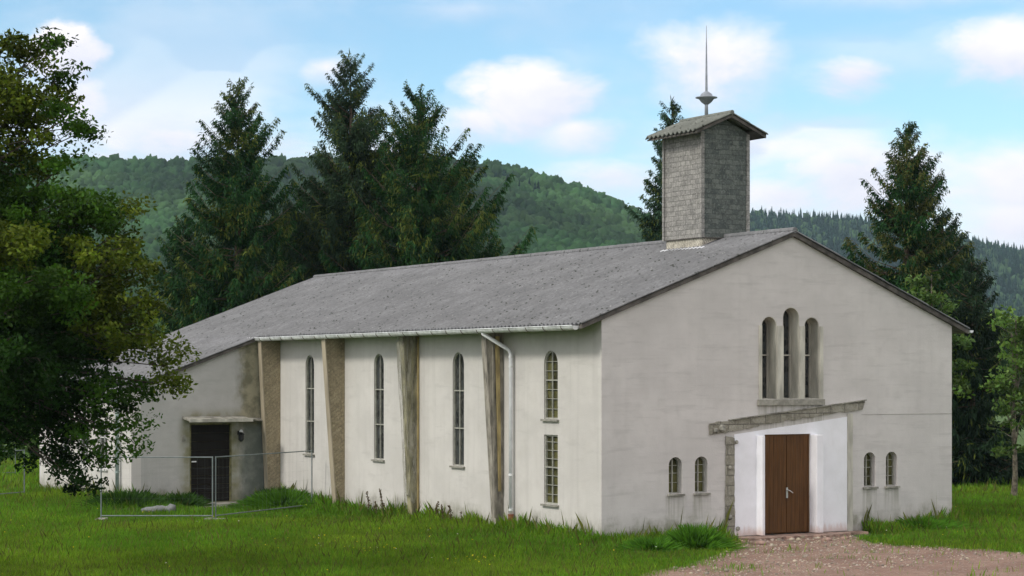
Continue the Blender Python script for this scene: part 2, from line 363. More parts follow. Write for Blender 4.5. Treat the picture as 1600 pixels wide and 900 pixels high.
M_STAINED = glass_mat('leaded_glass', (.022, .025, .026), 9, (.075, .075, .068), .7, .35)
M_YGLASS = glass_mat('dim_yellow_glass', (.075, .072, .026), 0, None, .6, .3)
M_DGLASS = glass_mat('dim_glass', (.05, .055, .045), 0, None, .4, .2)

def leaf_mat(name, trans=.35, rough=.55):
    m = bpy.data.materials.new(name); m.use_nodes = True; n = NT(m.node_tree)
    out = n.add('ShaderNodeOutputMaterial'); a = n.add('ShaderNodeAttribute', attribute_name='tint')
    p = n.add('ShaderNodeBsdfPrincipled', ins={'Base Color': a.outputs[0], 'Roughness': rough, 'Specular IOR Level': .10})
    t = n.add('ShaderNodeBsdfTranslucent', ins={0: n.mix(1.0, a.outputs[0], (1.25, 1.35, .55), 'MULTIPLY')})
    mx = n.add('ShaderNodeMixShader', ins={0: trans, 1: p.outputs[0], 2: t.outputs[0]}); n.link(mx.outputs[0], out.inputs[0])
    return m
M_LEAF = leaf_mat('leaf'); M_NEEDLE = leaf_mat('needles', .12, .7); M_BLADE = leaf_mat('grass_blades', .35, .6); M_FAR = leaf_mat('far_foliage', .0, .9)

# ------------------------------------------------------------------ ground, hills, haze
def ground_mat():
    m, n, p, g, o = new_mat('meadow')
    a = n.noise(g, .25, 5, .6); b = n.noise(g, 3.5, 6, .7); c_ = n.noise(g, 18, 4, .7)
    c = n.mix(n.ramp(a, .35, .65), (.042, .100, .012), (.068, .140, .018)); c = n.mix(n.math('MULTIPLY', n.ramp(b, .42, .66), .6), c, (.085, .11, .025))
    c = n.mix(n.math('MULTIPLY', n.ramp(c_, .45, .65), .4), c, (.03, .065, .012))
    n.link(c, p.inputs['Base Color']); p.inputs['Roughness'].default_value = .95; bump(n, p, n.math('ADD', b, c_), .8, .08)
    return m
def dirt_mat():
    m, n, p, g, o = new_mat('reddish_gravel')
    a = n.noise(g, .6, 5, .6); b = n.noise(g, 5, 6, .7); c_ = n.noise(g, 40, 4, .7)
    c = n.mix(n.ramp(a, .35, .65), (.21, .120, .085), (.29, .185, .135)); c = n.mix(n.math('MULTIPLY', n.ramp(b, .42, .66), .55), c, (.15, .095, .07))
    vo = n.add('ShaderNodeTexVoronoi', ins={'Vector': g, 'Scale': 14.0, 'Randomness': 1.0}); s2 = n.add('ShaderNodeSeparateColor', ins={0: vo.outputs['Color']})
    pe = n.math('MULTIPLY', n.ramp(vo.outputs['Distance'], .42, .30), n.ramp(s2.outputs[0], .5, .75)); c = n.mix(n.math('MULTIPLY', pe, .7), c, (.40, .36, .32))
    c = n.mix(n.math('MULTIPLY', n.ramp(c_, .5, .65), .5), c, (.10, .075, .06))
    n.link(c, p.inputs['Base Color']); p.inputs['Roughness'].default_value = .95; bump(n, p, n.math('ADD', pe, c_), .7, .03)
    return m
M_GROUND, M_DIRT = ground_mat(), dirt_mat()
gnd = MB()
xs = [-3500, -900, -300, -120, -60, -30, -10, 10, 30, 60, 120, 300, 900, 3500]; ys = [-300, 0, 20, 35, 50, 70, 100, 150, 250, 500, 1200, 4500]
gnd.add([(x, y, GZ) for y in ys for x in xs], [(j * len(xs) + i, j * len(xs) + i + 1, (j + 1) * len(xs) + i + 1, (j + 1) * len(xs) + i) for j in range(len(ys) - 1) for i in range(len(xs) - 1)])
tag(gnd.build('ground', M_GROUND), kind='structure')

# dirt forecourt: ragged outline, one sheet above the ground
PATH = [(955, 925), (1010, 894), (1075, 882), (1118, 868), (1140, 857), (1148, 846), (1200, 842), (1290, 838), (1335, 838), (1356, 846), (1400, 853), (1480, 857), (1560, 860), (1640, 863), (1900, 868), (1900, 1300), (700, 1300)]
ppts = [ground_at(*q) for q in PATH]
dense = []
for i, p0 in enumerate(ppts):
    p1 = ppts[(i + 1) % len(ppts)]; k = max(1, int((p1 - p0).length / .12)) if i < 14 else 1
    for j in range(k):
        q = p0.lerp(p1, j / k)
        if i < 14:
            nv = mnoise.noise(Vector((q.x * 1.3, q.y * 1.3, 0))) * .75 + mnoise.noise(Vector((q.x * 5, q.y * 5, 3))) * .28
            q = q + Vector((nv * .3, nv, 0))
        dense.append(q)
PP = np.array([(q.x, q.y) for q in dense])
pm = MB(); pm.prism([[(q.x, q.y) for q in dense]], lambda s, t, d: (s, t, GZ + d), .004, -.05)
tag(pm.build('dirt_path', M_DIRT), kind='structure')
def in_poly(x, y, P):
    ins = np.zeros(len(x), bool); j = len(P) - 1
    for i in range(len(P)):
        xi, yi = P[i]; xj, yj = P[j]
        c = ((yi > y) != (yj > y)) & (x < (xj - xi) * (y - yi) / (yj - yi + 1e-12) + xi); ins ^= c; j = i
    return ins

def vnoise(x, y, s, seed=0):                       # cheap smooth value noise, vectorised
    x = x / s + seed * 17.3; y = y / s + seed * 5.7; xi = np.floor(x).astype(np.int64); yi = np.floor(y).astype(np.int64); fx = x - xi; fy = y - yi
    fx = fx * fx * (3 - 2 * fx); fy = fy * fy * (3 - 2 * fy)
    def h(a, b): v = np.sin(a * 127.1 + b * 311.7 + seed * 74.7) * 43758.5453; return v - np.floor(v)
    return (h(xi, yi) * (1 - fx) + h(xi + 1, yi) * fx) * (1 - fy) + (h(xi, yi + 1) * (1 - fx) + h(xi + 1, yi + 1) * fx) * fy

# hills: height field per hill, ridge line given along x at the ridge distance
def ridge(pts, Y):
    X = np.array([(p[0] - CX) * Y / F for p in pts]); Z = np.array([EYE + (HZ - p[1]) * Y / F for p in pts]); return X, Z
R1 = 1000.0; RX1, RZ1 = ridge([(-900, 330), (-300, 262), (0, 256), (130, 252), (300, 256), (450, 252), (600, 246), (750, 258), (850, 279), (920, 300), (1000, 338), (1080, 372), (1180, 410), (1350, 470), (1600, 560), (1700, 590)], R1)
R2 = 1700.0; RX2, RZ2 = ridge([(300, 420), (800, 352), (1000, 345), (1170, 339), (1330, 347), (1500, 379), (1600, 399), (1800, 440), (2300, 500), (3200, 585)], R2)
def h1(x, y):
    t = np.clip((y - 330) / (R1 - 330), 0, 1); s = t ** 1.75
    s = s * np.clip(1 - (y - R1) / 900, 0, 1); xx = x * (1 + .15 * (1 - t))
    return (np.interp(xx, RX1, RZ1) - 4) * s + (vnoise(x, y, 110, 1) - .5) * 22 * np.sin(np.clip(t, 0, 1) * 3.1)
def h2(x, y):
    t = np.clip((y - 900) / (R2 - 900), 0, 1); s = t ** 1.6 * np.clip(1 - (y - R2) / 1200, 0, 1)
    return (np.interp(x, RX2, RZ2) - 4) * s + (vnoise(x, y, 150, 2) - .5) * 26 * np.sin(t * 3.1)
def terrain(x0, x1, y0, y1, step, hf, name, off=-6):
    xx = np.arange(x0, x1 + step, step); yy = np.arange(y0, y1 + step, step); X, Yv = np.meshgrid(xx, yy); Z = hf(X.ravel(), Yv.ravel()) + off * .25
    v = np.stack([X.ravel(), Yv.ravel(), Z], 1); n_ = len(xx); i, j = np.meshgrid(np.arange(n_ - 1), np.arange(len(yy) - 1)); a = (j * n_ + i).ravel()
    o = np_mesh(name, v, 4, M_GROUND, idx=np.stack([a, a + 1, a + n_ + 1, a + n_], 1), smooth=True); tag(o, kind='structure'); return o
terrain(-700, 400, 330, 1500, 20, h1, 'hill')
terrain(-300, 980, 900, 1940, 30, h2, 'far_hill')

rng = np.random.default_rng(11)
def ico(sub):
    import bmesh
    bm = bmesh.new(); bmesh.ops.create_icosphere(bm, subdivisions=sub, radius=1); v = np.array([q.co[:] for q in bm.verts]); f = np.array([[q.index for q in t.verts] for t in bm.faces]); bm.free(); return v, f
def forest(name, label, X, Y, Z, rad, hgt, conifer, cols, sub=2):
    vs, fs, cs = [], [], []; o = 0; base_v, base_f = ico(sub); base_f = base_f[base_v[base_f][:, :, 2].max(1) > -.25]
    variants = []
    for k in range(10):
        d = 1 + .62 * (rng.random(len(base_v)) - .5) + .25 * np.sin(base_v @ rng.normal(size=3) * 3.2 + rng.random() * 6); variants.append(base_v * d[:, None])
    cone_n = 7
    for x, y, z, r, h, cf, c in zip(X, Y, Z, rad, hgt, conifer, cols):
        if cf:
            lv = 5; ang = rng.random() * 6; pts = []
            for L in range(lv):
                rr = r * (1 - L / lv) * (.8 + .4 * rng.random()); zz = h * (.12 + .80 * L / lv)
                for k in range(cone_n):
                    q = ang + 2 * np.pi * (k + .5 * L) / cone_n; j = .75 + .5 * rng.random(); pts.append((rr * j * np.cos(q), rr * j * np.sin(q), zz))
                for k in range(cone_n):
                    q = ang + 2 * np.pi * (k + .5 * L) / cone_n; pts.append((rr * .35 * np.cos(q), rr * .35 * np.sin(q), zz + h * .17))
            pts.append((0, 0, h)); P = np.array(pts); F_ = []
            for L in range(lv * 2 - 1):
                for k in range(cone_n):
                    a, b = L * cone_n + k, L * cone_n + (k + 1) % cone_n; F_ += [(a, b, b + cone_n), (a, b + cone_n, a + cone_n)]
            for k in range(cone_n): F_.append(((2 * lv - 1) * cone_n + k, (2 * lv - 1) * cone_n + (k + 1) % cone_n, len(P) - 1))
            F_ = np.array(F_)
        else:
            P = variants[rng.integers(10)]; q = rng.random() * 6; cq, sq = np.cos(q), np.sin(q)
            P = np.stack([(P[:, 0] * cq - P[:, 1] * sq) * r, (P[:, 0] * sq + P[:, 1] * cq) * r, P[:, 2] * h * .5 + h * .5], 1); F_ = base_f
        vs.append(P + (x, y, z)); fs.append(F_ + o); o += len(P)
        cs.append(np.repeat([c], len(P), 0) * (1 + .25 * (rng.random((len(P), 1)) - .5)))
    ob = np_mesh(name, np.concatenate(vs), 3, M_FAR, colors=np.concatenate(cs), idx=np.concatenate(fs)); tag(ob, label, None, None, 'stuff'); ob['category'] = 'forest'; return ob
def scatter(x0, x1, y0, y1, sp, hf, wedge):
    gx, gy = np.meshgrid(np.arange(x0, x1, sp), np.arange(y0, y1, sp)); x = gx.ravel() + (rng.random(gx.size) - .5) * sp * .95; y = gy.ravel() + (rng.random(gx.size) - .5) * sp * .95
    px = x / y * F + CX; k = (px > wedge[0]) & (px < wedge[1]); return x[k], y[k], hf(x[k], y[k])
x, y, z = scatter(-480, 300, 480, 1020, 5.3, h1, (-160, 1640))
patch = vnoise(x, y, 60, 5); con = (vnoise(x, y, 45, 7) > .72) & (rng.random(len(x)) < .6)
tone = np.array([(.027, .064, .021)]) * (.35 + 1.25 * patch[:, None]) * (1 + .75 * (rng.random((len(x), 1)) - .5)); tone[:, 0] *= 1 + .35 * (vnoise(x, y, 30, 9) - .4)
tone[con] = np.array([.010, .028, .020]) * (1 + .4 * (rng.random((con.sum(), 1)) - .5))
near = y < 640; yl = near & (rng.random(len(x)) < .4); tone[yl] = tone[yl] * (1.9, 1.6, 1.1)
rad = np.where(con, 2.5, 2.5 + 1.5 * rng.random(len(x)) ** 1.5); hg = np.where(con, 8 + 3 * rng.random(len(x)), 5.8 + 3.0 * rng.random(len(x)))
forest('hill_forest', 'mixed green woodland covering the nearer hill behind the church', x, y, z - 1, rad, hg, con, tone, 3)
x, y, z = scatter(60, 620, 1300, 1730, 5.2, h2, (900, 1750)); con = rng.random(len(x)) < .85
tone = np.where(con[:, None], np.array([[.011, .034, .022]]), np.array([[.03, .06, .022]])) * (.75 + .7 * rng.random((len(x), 1)))
forest('far_hill_forest', 'dark conifer forest on the distant hill behind the gable', x, y, z - 2, np.where(con, 2.7, 3.6), np.where(con, 12 + 4.5 * rng.random(len(x)), 11), con, tone, 2)

# air between here and the hills
hz = MB().box(-720, 1000, -40, 1960, -16, 185)
hm = bpy.data.materials.new('haze'); hm.use_nodes = True; hn = NT(hm.node_tree)
hv = hn.add('ShaderNodeVolumePrincipled', ins={'Color': (.62, .88, 1.0, 1), 'Density': .00010}); hn.link(hv.outputs[0], hn.add('ShaderNodeOutputMaterial').inputs['Volume'])
tag(hz.build('haze', hm), 'pale bluish summer haze softening the hills', None, None, 'stuff')

# ------------------------------------------------------------------ the church
church = empty('church', CORNER, ROTZ)
tag(church, 'pale rendered church with low gabled roof and slate-clad ridge turret', 'church')
def arch(s0, s1, z0, z1, n=10):                    # opening outline, round-headed
    r = (s1 - s0) / 2; c = (s0 + s1) / 2
    return [(s0, z0), (s1, z0)] + [(c + r * math.cos(math.pi * k / n), z1 - r + r * math.sin(math.pi * k / n)) for k in range(n + 1)]
def rect(s0, s1, z0, z1): return [(s0, z0), (s1, z0), (s1, z1), (s0, z1)]
RA, RZ_ = 5.45, 7.23
SL = (RZ_ - 5.17) / RA; SR = (RZ_ - 5.14) / (10.55 - RA)
def top(a): return RZ_ - (RA - a) * SL if a < RA else RZ_ - (a - RA) * SR
FR = lambda s, z, d: (s, d, z)
SD = lambda s, z, d: (d, s, z)
WF = lambda s, z, d: (s, 18.2 + d, z)
WS = lambda s, z, d: (-4.59 + d, s, z)
TG = .012
trip = [(4.53, 4.99, 3.22, 5.20), (5.17, 5.67, 3.22, 5.43), (5.82, 6.28, 3.22, 5.20)]
smalls = [(1.85, 2.23), (2.59, 2.96), (7.68, 8.05), (8.38, 8.75)]
DOOR = (4.62, 5.99, -.02, 2.38)
holes = [arch(*t) for t in trip] + [arch(a0, a1, 1.05, 1.90) for a0, a1 in smalls] + [rect(*DOOR)]
MB().prism([[(.3, -.3), (10.55, -.3), (10.55, top(10.55) - TG), (RA, RZ_ - TG), (.3, top(.3) - TG)]] + holes, FR, 0, .42).prism([[(0, -.3), (.2995, -.3), (.2995, top(.2995) - TG), (0, top(0) - TG)]], FR, 0, .012).build('wall', M_FRONT, church)['label'] = 'front gable wall with triple window and portal'
tall = [(6.42, 7.02), (10.93, 11.53), (15.44, 16.04)]
sh = [arch(a, b, 1.48, 4.38) for a, b in tall] + [arch(1.89, 2.51, 2.76, 4.38), rect(1.89, 2.51, .75, 2.39)]
MB().prism([[(.0125, -.3), (18.2, -.3), (18.2, 5.13), (.0125, 5.13)]] + sh, SD, 0, .2995).build('wall', M_SIDE, church)['label'] = 'long side wall with buttresses'
MB().prism([[(.42, -.3), (27.0, -.3), (27.0, 5.10), (.42, 5.10)]], lambda s, z, d: (10.55 - d, s, z), 0, .3).build('wall', M_SIDE, church)
MB().prism([[(-4.59, -.3), (10.25, -.3), (10.25, top(10.25) - .03), (RA, RZ_ - TG), (-4.59, top(-4.59) - TG)]], lambda s, z, d: (s, 26.99 - d, z), 0, .3).build('wall', M_SIDE, church)
MB().prism([[(-4.29, -.3), (0.0, -.3), (0.0, top(0) - TG), (-4.29, top(-4.29) - TG)]] + [rect(-2.78, -1.44, 0, 2.36)], WF, 0, .3).build('wall', M_WING, church)['label'] = 'stained front wall of the low side wing'
wwin = [(20.3, 21.2, .95, 2.35), (22.1, 23.0, .95, 2.35), (23.9, 24.8, .95, 2.35)]
MB().prism([[(18.2, -.3), (26.69, -.3), (26.69, top(-4.45) - .02), (18.2, top(-4.45) - .02)]] + [rect(*q) for q in wwin], WS, 0, .3).build('wall', M_SIDE, church)
MB().box(.3, 10.2, .42, 26.6, -.05, .0).build('floor_slab', M_CONC, church)

# roof: real corrugated sheets
def corrugated(name, mat, ridge_a, ridge_z, eave_a, slope_fn, b0, b1, parent, thick=.02, pitch=.177, seg=6, rows=1, amp=.028):
    """overlapping courses of corrugated sheet: every course's lower edge rides on the one below"""
    n_ = int((b1 - b0) / pitch * seg); bs = np.linspace(b0, b1, n_ + 1); wv = np.sin((bs - b0) / pitch * 2 * np.pi) * amp; m_ = n_ + 1
    aa = np.linspace(eave_a, ridge_a, rows + 1); V_, idx = [], []; i = np.arange(n_)
    def line(a, dz): V_.append(np.stack([np.full_like(bs, a), bs, slope_fn(a) + .035 + wv + dz], 1)); return (len(V_) - 1) * m_
    def strip(p, q): idx.append(np.stack([p + i, p + i + 1, q + i + 1, q + i], 1))
    bot0 = line(aa[0], -thick); prev = bot0
    for k in range(rows):
        lo = line(aa[k], .016); hi = line(aa[k + 1], .0); strip(prev, lo); strip(lo, hi); prev = hi
    bot1 = line(aa[-1], -thick); strip(bot1, bot0)
    for e in (0, m_ - 1):
        for k in range(rows): idx.append(np.array([[bot0 + e, (1 + 2 * k) * m_ + e, (2 + 2 * k) * m_ + e, bot1 + e]]))
    return np_mesh(name, np.concatenate(V_), 4, mat, parent, idx=np.concatenate(idx), smooth=False)
roof = corrugated('roof', M_ROOF, RA, RZ_, -.62, top, -.13, 27.15, church, rows=6); roof['label'] = 'grey corrugated roof slope above the long side wall'
corrugated('roof', M_ROOF, -.62, 0, -4.85, top, 18.02, 27.15, church, rows=4)['label'] = 'roof continuing down over the low wing'
corrugated('roof', M_ROOF, RA, RZ_, 11.05, top, -.13, 27.15, church, rows=4)
rc = MB(); rb = -.12
while rb < 27.1:
    rc.tube([(RA, rb, RZ_ + .045), (RA, min(rb + 1.12, 27.14), RZ_ + .05)], .075, 8); rb += 1.1
rc.build('ridge_cap', M_ROOF, roof)
def slab(a0, a1, b0, b1, dz0, dz1): return [(a0, b0, top(a0) + dz0), (a1, b0, top(a1) + dz0), (a1, b1, top(a1) + dz0), (a0, b1, top(a0) + dz0), (a0, b0, top(a0) + dz1), (a1, b0, top(a1) + dz1), (a1, b1, top(a1) + dz1), (a0, b1, top(a0) + dz1)]
MB().hexa(slab(-.56, -.001, 0, 18.15, -.10, -.015)).build('soffit', M_SOFFIT, church)
MB().hexa(slab(10.56, 11.0, 0, 27.0, -.10, -.015)).build('soffit', M_SOFFIT, church)
vb = MB(); vb.hexa(slab(-.60, RA, -.10, -.003, -.10, .01)); vb.hexa(slab(RA, 11.03, -.10, -.003, -.10, .01)); vb.build('verge_board', M_FASCIA, church)
MB().hexa(slab(-4.8, -.62, 18.06, 18.197, -.09, .01)).build('verge_board', M_FASCIA, church)
# gutters
def gutter(a, z, b0, b1, name='gutter', mat=M_ZINC, n=8, r=.075):
    vs, fs = [], []; m_ = n + 1
    for b in (b0, b1):
        for rr in (r, r - .012):
            for k in range(m_): q = math.pi + math.pi * k / n; vs.append((a + rr * math.cos(q), b, z + rr * math.sin(q)))
    for k in range(n): fs += [(k, k + 1, 2 * m_ + k + 1, 2 * m_ + k), (m_ + k, m_ + k + 1, 3 * m_ + k + 1, 3 * m_ + k), (k, k + 1, m_ + k + 1, m_ + k), (2 * m_ + k, 2 * m_ + k + 1, 3 * m_ + k + 1, 3 * m_ + k)]
    fs += [(0, 2 * m_, 3 * m_, m_), (n, m_ + n, 3 * m_ + n, 2 * m_ + n), tuple(range(m_)), tuple(2 * m_ + k for k in range(m_))]
    g_ = MB().add(vs, fs); o = g_.build(name, mat, church); return o
g1 = gutter(-.68, top(-.62) - .02, .02, 18.6, r=.10)
b = .5
while b < 18.5:
    MB().tube([(-.68 + .107 * math.cos(math.pi + math.pi * k / 8), b, top(-.62) + -.015 + .107 * math.sin(math.pi + math.pi * k / 8)) for k in range(9)], .011, 5).build('gutter_bracket', M_SOFFIT, g1); b += .78
MB().tube([(-.68 - .10, .02, top(-.62) - .018), (-.68 - .10, 18.6, top(-.62) - .018)], .014, 6).build('gutter_rim', M_ZINC, g1)
gutter(-4.92, top(-4.85) - .01, 18.05, 27.1)
gutter(11.13, top(11.05) - .0, -.10, 27.1, mat=M_WHITEP2, r=.07)
# downpipes
dp = MB(); dp.tube([(-.68, 4.28, top(-.62) - .06), (-.68, 4.26, top(-.62) - .13), (-.15, 3.92, 4.42), (-.10, 3.90, 4.30), (-.10, 3.90, .42)], .048, 12)
d1 = dp.build('downpipe', M_WHITEP2, church, smooth=True); d1['label'] = 'white downpipe beside the nearest buttress'
for z in (4.22, 3.98, 1.35, .50): MB().tube([(-.10, 3.90, z), (-.10, 3.90, z + .05)], .056, 12).build('pipe_collar', M_ZINC, d1)
MB().tube([(-.10, 3.90, -.15), (-.10, 3.90, .36), (-.10, 3.90, .42)], [.062, .062, .075], 12).build('standpipe', M_RED, d1)
wp = MB().tube([(-4.9, 19.1, 3.35), (-4.9, 19.1, 3.2), (-4.70, 19.1, 3.0), (-4.70, 19.1, -.1)], .06, 12).build('downpipe', M_GREENPIPE, church, smooth=True)
for z in (.9, 2.6): MB().tube([(-4.70, 19.1, z), (-4.70, 19.1, z + .05)], .07, 12).build('pipe_collar', M_GREENPIPE, wp)

# windows: frame bars with the pane behind them and the sill below as sub-parts
def window(fn, s0, s1, z0, z1, arched, depth, vbars, hbars, frame_m, pane_m, sill=True, fw=.035, sill_over=.06, label=None, sill_m=None, minor=()):
    outer = arch(s0, s1, z0, z1) if arched else rect(s0, s1, z0, z1)
    e = .002
    outer = arch(s0 + e, s1 - e, z0 + e, z1 - e) if arched else rect(s0 + e, s1 - e, z0 + e, z1 - e)
    inner = arch(s0 + fw, s1 - fw, z0 + fw, z1 - fw) if arched else rect(s0 + fw, s1 - fw, z0 + fw, z1 - fw)
    mb = MB(); mb.prism([outer, inner], fn, depth, depth + .05)
    def bar(sa, sb, za, zb, d0, d1): mb.prism([rect(sa, sb, za, zb)], fn, d0, d1)
    for s in vbars: bar(s - .014, s + .014, z0 + fw * .6, z1 - fw * .6, depth + .004, depth + .045)
    for z in hbars: bar(s0 + fw * .6, s1 - fw * .6, z - .016, z + .016, depth - .002, depth + .05)
    for z in minor: bar(s0 + fw * .6, s1 - fw * .6, z - .007, z + .007, depth + .012, depth + .04)
    f = mb.build('window', frame_m, church)
    if label: f['label'] = label
    MB().prism([outer], fn, depth + .052, depth + .06).build('pane', pane_m, f)
    if sill: MB().prism([rect(s0 - sill_over, s1 + sill_over, z0 - .05, z0 - .004)], fn, -.07, -.002).build('sill', sill_m or M_SILL, f)
    return f
for t, lb in zip(tall, ('nearest', 'middle', 'farthest')):
    window(SD, t[0], t[1], 1.48, 4.38, True, .035, [sum(t) / 2], [2.44, 3.40], M_FRAME, M_STAINED, fw=.03, label='%s of the three tall leaded windows' % lb)
window(SD, 1.89, 2.51, 2.76, 4.38, True, .035, [2.2], [3.68], M_FRAME, M_YGLASS, label='short round-headed window near the corner', minor=[3.0, 3.24, 3.46, 3.9, 4.12])
window(SD, 1.89, 2.51, .75, 2.39, False, .035, [2.2], [1.62], M_FRAME, M_YGLASS, label='rectangular window below it', minor=[.98, 1.2, 1.42, 1.82, 2.02, 2.22])
for a0, a1 in smalls:
    window(FR, a0, a1, 1.05, 1.90, True, .13, [(a0 + a1) / 2], [], M_FRAME, M_YGLASS, fw=.025, minor=[1.3, 1.52, 1.7], sill_over=.04, sill_m=M_CONC)
for a0, a1, z0, z1 in trip:
    window(FR, a0, a1, z0, z1, True, .33, [(a0 + a1) / 2 - .06], [4.28], M_SURR, M_STAINED, fw=.03, sill=False)
for q in wwin: window(WS, *q, False, .06, [(q[0] + q[1]) / 2], [1.9], M_WFRAME, M_DGLASS, fw=.06, sill_m=M_WFRAME)
# cast-stone surround of the triple window
sr = MB()
for a0, a1 in ((4.45, 4.528), (4.992, 5.168), (5.672, 5.818), (6.282, 6.38)): sr.prism([rect(a0, a1, 3.22, 4.98)], FR, -.035, -.002)
for t in trip: sr.prism([arch(t[0] + .001, t[1] - .001, t[2] + .001, t[3] - .001, 14), arch(t[0] + .014, t[1] - .014, t[2] + .014, t[3] - .014, 14)], FR, .003, .328)
sro = sr.build('window_surround', M_SURR, church)
MB().prism([rect(4.40, 6.40, 3.08, 3.216)], FR, -.075, -.002).build('sill', M_SILL, sro)

# portal
pz = lambda a: 2.40 + (a - 3.72) * (2.78 - 2.40) / (7.14 - 3.72)
plm = MB().prism([[(3.722, .0), (DOOR[0] - .003, .0), (DOOR[0] - .003, DOOR[3] + .003), (DOOR[1] + .003, DOOR[3] + .003), (DOOR[1] + .003, 0), (7.138, 0), (7.138, pz(7.14)), (3.722, pz(3.72))]], FR, -.014, -.002)
portal = plm.build('portal_panel', M_WHITEP, church); portal['label'] = 'fresh white plaster around the brown door'
MB().box(4.36, 4.44, -.26, -.016, .0, 2.36).build('portal_fin', M_WHITEP, portal, bevel=.01)
MB().box(6.00, 6.20, -.26, -.016, .0, 2.36).build('portal_fin', M_WHITEP, portal, bevel=.01)
dl = MB()
for k in range(2):
    x0 = DOOR[0] + .041 + k * .650; 
    for j in range(5): dl.box(x0 + j * .1275 + .001, x0 + (j + 1) * .1275 - .004, .03, .07, .03, DOOR[3] - .05)
door = dl.build('door', M_DOOR, church); door['label'] = 'brown double plank door'
df = MB(); df.box(DOOR[0] + .002, DOOR[0] + .04, .025, .09, 0, DOOR[3] - .002); df.box(DOOR[1] - .04, DOOR[1] - .002, .025, .09, 0, DOOR[3] - .002); df.box(DOOR[0] + .04, DOOR[1] - .04, .025, .09, DOOR[3] - .05, DOOR[3] - .002)
df.box(DOOR[0] + .04, DOOR[1] - .04, .072, .09, 0, DOOR[3] - .05)
df.build('door_frame', M_DOOR, door)
hd = MB(); hd.box(5.285, 5.335, .012, .03, .85, 1.10); hd.tube([(5.31, .03, 1.04), (5.31, -.04, 1.04), (5.36, -.045, 1.02), (5.44, -.045, .97)], .013, 8)
hd.build('handle', M_HANDLE, door)
# masonry left where a porch was torn off
def ragged(pts, amp, seed, step=.07):
    out = []
    for i, p0 in enumerate(pts):
        p1 = pts[(i + 1) % len(pts)]; L = math.dist(p0, p1); k = max(1, int(L / step))
        for j in range(k):
            x = p0[0] + (p1[0] - p0[0]) * j / k; z = p0[1] + (p1[1] - p0[1]) * j / k
            out.append((x + amp * mnoise.noise(Vector((x * 6, z * 6, seed))), z + amp * mnoise.noise(Vector((x * 6, z * 6, seed + 9)))))
    return out
def block_mat():
    m, n, p, g, o = new_mat('exposed_blockwork')
    br_ = n.add('ShaderNodeTexBrick', ins={'Vector': n.mapping(g, (1, 1, 1), rot=(R(90), 0, 0)), 'Scale': 1.0, 'Mortar Size': .012, 'Mortar Smooth': .3, 'Brick Width': .44, 'Row Height': .24,
             'Color1': (.25, .235, .185, 1), 'Color2': (.34, .325, .27, 1), 'Mortar': (.13, .12, .10, 1)})
    v = n.noise(g, 4, 6, .7); v2 = n.noise(g, 18, 4, .7)
    c = n.mix(n.math('MULTIPLY', n.ramp(v, .40, .62), .6), br_.outputs[0], (.15, .14, .11)); c = n.mix(n.math('MULTIPLY', n.ramp(v2, .5, .7), .5), c, (.46, .44, .38))
    n.link(c, p.inputs['Base Color']); p.inputs['Roughness'].default_value = .95; bump(n, p, n.math('ADD', v2, br_.outputs[1]), .8, .03); return m
M_BLOCK = block_mat()
bt = lambda a: 2.67 + (a - 3.0) * (3.17 - 2.67) / (7.68 - 3.0)
scar = MB(); scar.prism([ragged([(2.98, bt(2.98) - .24), (3.35, bt(3.35) - .27), (5.2, bt(5.2) - .21), (7.62, bt(7.62) - .19), (7.68, bt(7.68)), (5.4, bt(5.4) + .02), (3.0, bt(3.0))], .05, 2)], FR, -.045, -.002)
sc = scar.build('masonry_scar', M_BLOCK, church); sc['label'] = 'sloping strip of broken masonry left by a removed porch'
MB().prism([ragged([(3.46, -.1), (3.72, -.1), (3.72, 2.33), (3.46, 2.36)], .035, 5)], FR, -.03, -.0155).build('blockwork_edge', M_BLOCK, sc)
MB().prism([ragged([(7.145, -.02), (7.31, -.02), (7.31, 2.86), (7.145, 2.86)], .015, 8)], FR, -.02, -.003).build('mortar_edge', M_SURR, sc)
MB().hexa([(3.55, -.085, bt(3.55) + .005), (7.70, -.085, bt(7.70) + .005), (7.70, -.002, bt(7.70) + .005), (3.55, -.002, bt(3.55) + .005), (3.55, -.085, bt(3.55) + .028), (7.70, -.085, bt(7.70) + .028), (7.70, -.002, bt(7.70) + .028), (3.55, -.002, bt(3.55) + .028)]).build('flashing', M_CONC, sc)
for (a, z, s) in ((3.33, 2.55, .09), (3.15, 2.5, .06), (3.76, 2.22, .045), (3.57, 1.62, .05), (3.57, .45, .06), (3.80, .18, .05)):
    MB().lathe((a, -.05, z), [(s * .5, -s), (s, -s * .4), (s * .9, s * .5), (s * .4, s)], 7).build('broken_lump', M_CONC, sc)
MB().box(7.6, 10.545, -.005, -.001, 2.820, 2.830).build('render_joint', M_SILL, church)
rz = MB(); rz.prism([ragged([(3.5, -.45), (4.3, -.75), (5.0, -.55), (5.9, -.80), (6.6, -.50), (7.5, -.35), (7.5, -.004), (3.5, -.004)], .22, 4)], lambda s, t, d: (s, t, d), GZ - .05, -.015)
rz.build('threshold_slab', M_RUBBLE, church)

